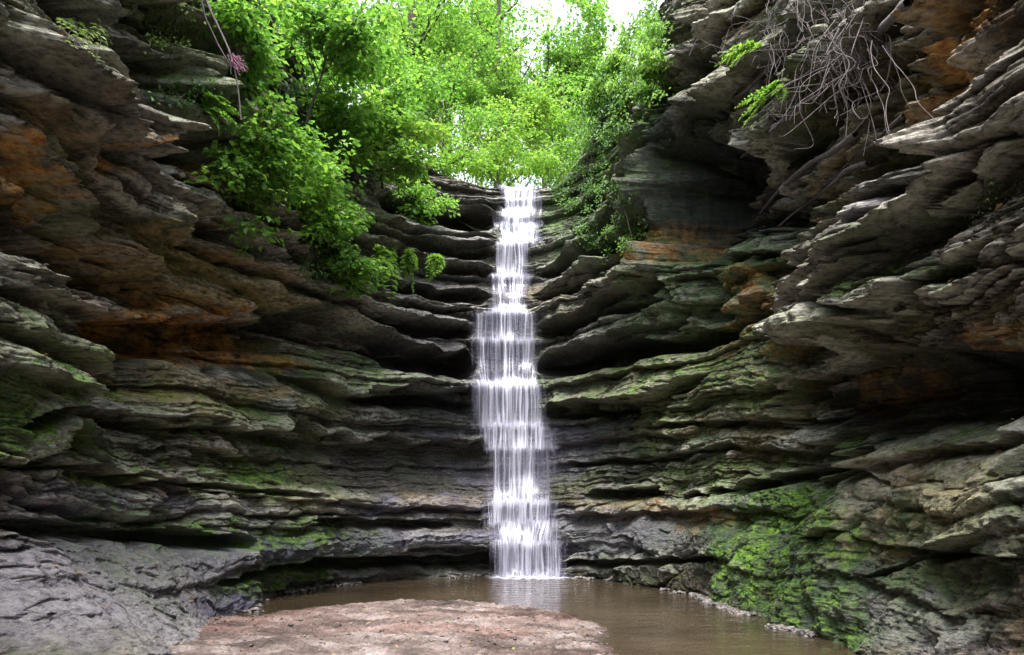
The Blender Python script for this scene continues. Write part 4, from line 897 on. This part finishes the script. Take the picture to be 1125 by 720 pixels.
# plants that cling to the rock: every leaf sits just off the face
def clinging(name, label, cat, px, py, rx, ry, n, leaf, mat, off=(.03, .25), tint=.5, gap=.0, sd=0, hang=.5, nst=6, group=None):
    c = hit(px, py, .05); root = empty(name, c); tag(root, label, cat, group)
    lv = Leaves(); tb = Tubes(); m = 0; tries = 0
    while m < n and tries < n*8:
        tries += 1
        a = RNG.uniform(0, 6.28); q = math.sqrt(RNG.random()); x = px+rx*q*math.cos(a); y = py+ry*q*math.sin(a)
        if gn(x*.07, y*.07, 700+sd)+.3*gn(x*.2, y*.2, 710+sd) < gap-.1: continue
        p = hit(x, y, RNG.uniform(*off), 2)
        if p is None: continue
        k = RNG.integers(3, 8)
        nx, ny = normal(s_of(px)); ov = np.array([nx, ny, 0])
        Dr = RNG.normal(0, .6, (k, 3))+ov*.4+np.array([0, 0, -hang]); Nr = ov*.7+np.array([0, 0, .8])+RNG.normal(0, .35, (k, 3))
        lv.add(p+RNG.normal(0, .05, (k, 3)), Dr, Nr, leaf*RNG.uniform(.6, 1.25, k), tint+.25*gn(x*.05, y*.05, 720)+RNG.normal(0, .17, k)); m += k
    for i in range(nst):
        p0 = hit(px+rx*RNG.uniform(-.5, .5), py-ry*RNG.uniform(.3, .9), .03); p1 = hit(px+rx*RNG.uniform(-.7, .7), py+ry*RNG.uniform(.0, .9), .08)
        if p0 is not None and p1 is not None and np.linalg.norm(p0-p1) < 1.3: tb = Tubes(); tb.add(curve3(p0, p1, 0, .12, 10), .012, .005, 4); tb.build('stem', M['bark_dark'], root, c)
    lv.build('foliage', mat, root, c)
    return root
clinging('climbing_vine', 'bright leafy vine hanging down the upper right rock edge', 'vine', 712, 48, 28, 66, 3600, .085, M['leaf_fresh'], (.05, .45), .62, .0, 1, .9)
clinging('climbing_vine', 'leafy vine spilling over rock beside the right edge of the sky', 'vine', 664, 55, 34, 66, 3600, .085, M['leaf_fresh'], (.05, .5), .7, -.05, 2, .7)
clinging('shrub', 'dark shrub covering the right slope level with the far trees', 'shrub', 655, 125, 44, 44, 2400, .08, M['leaf_mid'], (.05, .5), .6, -.05, 3)
clinging('shrub', 'leafy shrub on the right slope just above the fall lip', 'shrub', 640, 195, 36, 42, 1500, .065, M['leaf_mid'], (.03, .3), .6, .05, 4)
clinging('shrub', 'patchy undergrowth on the steep rock between the fall and the pale rock nose', 'shrub', 668, 240, 44, 40, 1100, .055, M['leaf_mid'], (.02, .2), .6, .08, 5)
clinging('vine_spray', 'small leafy spray on the rock edge below the bright hanging vine', 'vine', 722, 95, 16, 24, 700, .075, M['leaf_fresh'], (.05, .25), .6, -.05, 6)
clinging('moss_fern', 'tuft of small ferns along the slanting ledge below the pale rock nose', 'fern', 690, 262, 26, 16, 420, .055, M['leaf_fresh'], (.03, .15), .55, .0, 7)
clinging('creeper', 'creeper with small leaves on the dark rock behind the maples', 'creeper', 330, 140, 40, 50, 1300, .07, M['leaf_deep'], (.02, .2), .7, .08, 8)
clinging('creeper', 'small leafed creeper around the ledge end left of the narrow shoot', 'creeper', 345, 290, 26, 20, 420, .06, M['leaf_deep'], (.02, .15), .8, .05, 9)
clinging('ivy', 'small pale ivy on the rock at the right end of the bulging ledge', 'ivy', 1084, 214, 20, 20, 170, .04, M['leaf_pale'], (.02, .08), .6, .05, 10)
clinging('creeper', 'leafy growth on the rock knob under the dark recess at upper left', 'creeper', 200, 105, 40, 14, 500, .06, M['leaf_deep'], (.02, .15), .8, .05, 11)
clinging('creeper', 'low green growth on the slanting ledges at the top left', 'creeper', 185, 30, 34, 26, 700, .05, M['leaf_pale'], (.02, .12), .5, .08, 12)

# ferns and leafy sprigs: a bent stalk with paired leaflets
def frond(lv, tb, p0, p1, sag, leaf, n, tint, wid=1.0, r=.006):
    c = curve3(p0, p1, sag, .04, 14); tb.add(c, r, r*.4, 4)
    T = np.gradient(c, axis=0)
    for i in range(n):
        t = .12+.88*i/(n-1); x = np.array([np.interp(t*13, range(14), c[:, k]) for k in range(3)]); d = np.array([np.interp(t*13, range(14), T[:, k]) for k in range(3)]); d /= np.linalg.norm(d)
        sd = np.cross(d, (0, .3, 1)); sd /= np.linalg.norm(sd)+1e-9
        ln = leaf*wid*(math.sin(math.pi*(.15+.8*t))**.8)
        for sg in (-1, 1):
            k = 2
            lv.add(np.repeat(x[None], k, 0)+RNG.normal(0, .004, (k, 3)), (sd*sg+d*.45)[None]+RNG.normal(0, .15, (k, 3)), np.array([[0, -.5, .85]])+RNG.normal(0, .25, (k, 3)), ln*RNG.uniform(.75, 1.1, k), tint+RNG.normal(0, .15, k))
def fern(name, label, cat, px, py, tips, leaf, mat, off=.1, tint=.5, n=14, sag=-.08, group=None, tipoff=.35):
    b = hit(px, py, off); root = empty(name, b); tag(root, label, cat, group); lv = Leaves(); tb = Tubes()
    for (tx, ty) in tips:
        ht = [hit(tx, ty), hit((tx+px)/2, (ty+py)/2)]; Y = min([b[1]-tipoff*RNG.uniform(.6, 1.2)]+[h[1]-.10 for h in ht if h is not None]); frond(lv, tb, b, at(tx, ty, Y), sag, leaf, n, tint)
    tb.build('stalk', M['bark_dark'], root, b); lv.build('foliage', mat, root, b, .38)
    return root
fern('fern', 'pale fern hanging from the rock at the top left corner', 'fern', 66, 2, [(68, 30), (82, 52), (100, 58), (118, 40), (114, 54), (90, 30), (78, 34), (96, 40), (112, 38), (122, 48), (106, 62), (92, 52), (84, 20), (108, 22), (74, 46), (118, 30)], .15, M['leaf_pale'], .55, .9, 18)
fern('fern', 'green fern on the rock knob beside the dark hollow', 'fern', 222, 122, [(252, 112), (262, 124), (250, 134), (236, 106), (262, 140), (240, 142)], .14, M['leaf_fresh'], .05, .55, 12)
SPR = [(402, 283, [(425, 276), (432, 300), (420, 310), (410, 300)], 'leafy sprig on the ledge at the left of the row of hanging plants'),
       (418, 272, [(424, 300), (430, 335), (416, 320), (434, 318)], 'longest hanging plant trailing below the ledge left of the fall'),
       (440, 276, [(448, 300), (454, 322), (441, 316), (458, 296)], 'hanging plant in the middle of the row left of the fall'),
       (472, 284, [(478, 302), (484, 294), (470, 310), (476, 290)], 'small hanging plant nearest to the fall')]
for px, py, tips, lab in SPR:
    fern('hanging_plant', lab, 'plant', px, py, tips, .26, M['leaf_fresh'], .35, .75, 11, -.05, 'plants hanging in a row from the ledge left of the fall', .25)
fern('leafy_branch', 'bright green branch sticking out below the roots on the upper right wall', 'branch', 842, 55, [(786, 72), (792, 62), (800, 76), (812, 54), (826, 56)], .13, M['leaf_yellow'], .15, .45, 13, -.04)
fern('leafy_branch', 'yellow-green sprigs hanging over the ledge under the tangle of roots', 'branch', 868, 96, [(812, 132), (822, 122), (808, 118), (830, 108), (840, 100), (850, 104), (860, 112), (816, 140)], .11, M['leaf_yellow'], .15, .4, 13, -.04)

# ------------------------------------------------------------------ roots and hanging vines
def seat_path(pts, off, r0, r1, tb, wob=.06, n=16):
    W = [hit(x, y, off) for x, y in pts]; W = np.array([p for p in W if p is not None])
    t = np.linspace(0, len(W)-1, n); P = np.stack([np.interp(t, range(len(W)), W[:, k]) for k in range(3)], -1)
    K = P[::3]+RNG.normal(0, .035, P[::3].shape); P = catmull(K, 10)
    tb.add(P, r0, r1, 6, .15)
    return P
ra = hit(915, 40, .25)
rt_ = empty('root_tangle', ra); tag(rt_, 'tangle of dry grey roots hanging from the upper right ledge', 'roots')
tb = Tubes()
for pts, r in [([(1002, 2), (960, 45), (930, 72), (880, 112), (845, 150), (812, 182)], .055), ([(905, 0), (872, 55), (838, 90), (800, 112), (762, 130)], .045), ([(960, 180), (930, 195), (885, 225), (862, 250)], .04), ([(945, 150), (905, 172), (868, 205), (842, 235)], .045), ([(1000, 130), (960, 165), (915, 200)], .02)]:
    tb = Tubes(); seat_path(pts, .10, r, r*.5, tb); tb.build('main_root', M['root'], rt_, ra)
tb = Tubes()
def curly(p0, p1, amp, turns):
    K = [np.array(p0)]; n = RNG.integers(5, 8)
    for q in range(1, n): K.append(np.array(p0)+(np.array(p1)-np.array(p0))*q/n+RNG.normal(0, amp, 3)*np.array([1, .6, 1]))
    K.append(np.array(p1)); return catmull(K, 10)
def dangle(x0, y0, x1, y1, gap, amp, r0):
    h0, h1, hm = hit(x0, y0), hit(x1, y1), hit((x0+x1)/2, (y0+y1)/2)
    if h0 is None or h1 is None or hm is None: return
    Ya = h0[1]-gap; Yb = min(Ya, h1[1]-.06, hm[1]-.06)
    Ya = min(Ya, Yb+.5)
    tb = Tubes(); tb.add(curly(at(x0, y0, Ya), at(x1, y1, Yb), amp, 0), r0, .003, 5); tb.build('fine_root', M['root'], rt_, ra)
for i in range(64):
    x0 = RNG.uniform(838, 970); y0 = RNG.uniform(-25, 62)
    dangle(x0, y0, x0+RNG.normal(-8, 38), y0+RNG.uniform(25, 105), RNG.uniform(.05, .3), RNG.uniform(.03, .11), RNG.uniform(.0025, .0065))
for i in range(28):                                            # longer loops swinging free
    x0 = RNG.uniform(895, 965); y0 = RNG.uniform(10, 80)
    x1 = RNG.choice([850, 862, 880, 920, 930, 936, 950, 990])+RNG.normal(0, 8); y1 = RNG.uniform(105, 172)
    if x1 > 970: y1 = RNG.uniform(78, 100)
    dangle(x0, y0, x1, y1, RNG.uniform(.15, .4), RNG.uniform(.05, .14), .009)
va = hit(228, 8, .5); va = va+(at(228, 8, min(hit(x, y)[1] for x, y in [(222, 5), (240, 40), (255, 70), (262, 100), (265, 130)])-.45)-va)
o = empty('hanging_vine', va); tag(o, 'thin bare vine with a dry purple tuft hanging beside the left maples', 'vine')
Yv = va[1]
tb = Tubes(); Pv = np.array([at(x, y, Yv) for x, y in [(222, -12), (232, 14), (243, 36), (252, 56), (258, 76), (262, 100), (265, 132)]])
t = np.linspace(0, 6, 30); P = np.stack([np.interp(t, range(7), Pv[:, k]) for k in range(3)], -1); tb.add(P, .022, .010, 5, .2)
P2 = np.array([at(x, y, Yv+.05) for x, y in [(218, -12), (226, 20), (240, 50), (254, 74)]]); tb.add(P2, .016, .008, 5); tb.add(curve3(at(250, 60, Yv), at(254, 82, Yv), 0, .2, 6), .012, .005, 4)
tb.build('stem', M['root'], o, va)
tb = Tubes()
for i in range(40): tb.add(curve3(at(256, 62, Yv)+RNG.normal(0, .03, 3), at(262+RNG.normal(2, 5), 72+RNG.normal(2, 6), Yv+RNG.normal(0, .12)), .03, .3, 6), .005, .003, 4)
M['tuft'] = bark_material('purple_tuft', (.10, .03, .06), (.30, .13, .20)); tb.build('tuft', M['tuft'], o, va)
vb = hit(254, 150, .1)
o = empty('hanging_root', vb); tag(o, 'reddish root hanging down the edge of the dark hollow under the ferns', 'root')
tb = Tubes(); seat_path([(236, 132), (254, 150), (258, 172), (254, 190), (247, 214)], .12, .022, .012, tb); seat_path([(240, 136), (250, 165), (258, 200), (252, 216)], .10, .012, .008, tb); tb.build('stem', M['root'], o, vb)
vb = hit(332, 262, .2); o = empty('hanging_root', vb); tag(o, 'thin twigs hanging under the ledge beside the narrow leafy shoot', 'root')
tb = Tubes(); Yq = vb[1]-.1
for pts in ([(322, 240), (330, 262), (326, 285), (322, 300)], [(326, 250), (338, 275), (342, 296)], [(330, 262), (346, 280), (356, 306)]):
    tb.add(np.array([at(x, y, Yq) for x, y in pts]), .018, .008, 5)
tb.build('stem', M['bark'], o, vb)
# ------------------------------------------------------------------ camera, light, world
cd = bpy.data.cameras.new('camera'); cam = bpy.data.objects.new('camera', cd); COL.objects.link(cam)
cam.location = (0, 0, EYE); cam.rotation_euler = (math.radians(90), 0, 0)
cd.sensor_width = 36; cd.lens = F/1125*36; cd.shift_y = (HY-360)/1125; cd.clip_end = 500; cd.clip_start = .05
SC.camera = cam
w = bpy.data.worlds.new('World'); SC.world = w; w.use_nodes = True
nt = w.node_tree; nt.nodes.clear()
sky = N(nt, 'ShaderNodeTexSky'); sky.sky_type = 'NISHITA'; sky.sun_disc = False
SUN_EL, SUN_AZ = math.radians(74), math.radians(188)      # azimuth from +Y clockwise: behind the viewer
sky.sun_elevation = SUN_EL; sky.sun_rotation = SUN_AZ; sky.air_density = 1.0; sky.dust_density = 3.0
hs = N(nt, 'ShaderNodeHueSaturation'); hs.inputs['Saturation'].default_value = .35
L(nt, sky.outputs[0], hs.inputs['Color'])
bg = N(nt, 'ShaderNodeBackground'); bg.inputs[1].default_value = .12
L(nt, hs.outputs[0], bg.inputs[0]); L(nt, bg.outputs[0], N(nt, 'ShaderNodeOutputWorld').inputs[0])
ld = bpy.data.lights.new('sun', 'SUN'); ld.energy = 1.5; ld.angle = math.radians(28); ld.color = (1, .96, .9)
sun = bpy.data.objects.new('sun', ld); COL.objects.link(sun)
dv = Vector((math.sin(SUN_AZ)*math.cos(SUN_EL), math.cos(SUN_AZ)*math.cos(SUN_EL), math.sin(SUN_EL)))
sun.rotation_euler = (-dv).to_track_quat('-Z', 'Y').to_euler(); sun.location = (0, 0, 30)
vs = SC.view_settings; vs.view_transform = 'Standard'; vs.look = 'None'; vs.exposure = 2.72; vs.gamma = 1; vs.use_curve_mapping = False
SC.cycles.max_bounces = 8; SC.cycles.diffuse_bounces = 3; SC.cycles.transparent_max_bounces = 16
SC.cycles.use_denoising = True; SC.cycles.denoiser = 'OPENIMAGEDENOISE'; SC.cycles.denoising_input_passes = 'RGB_ALBEDO_NORMAL'; SC.cycles.denoising_prefilter = 'NONE'
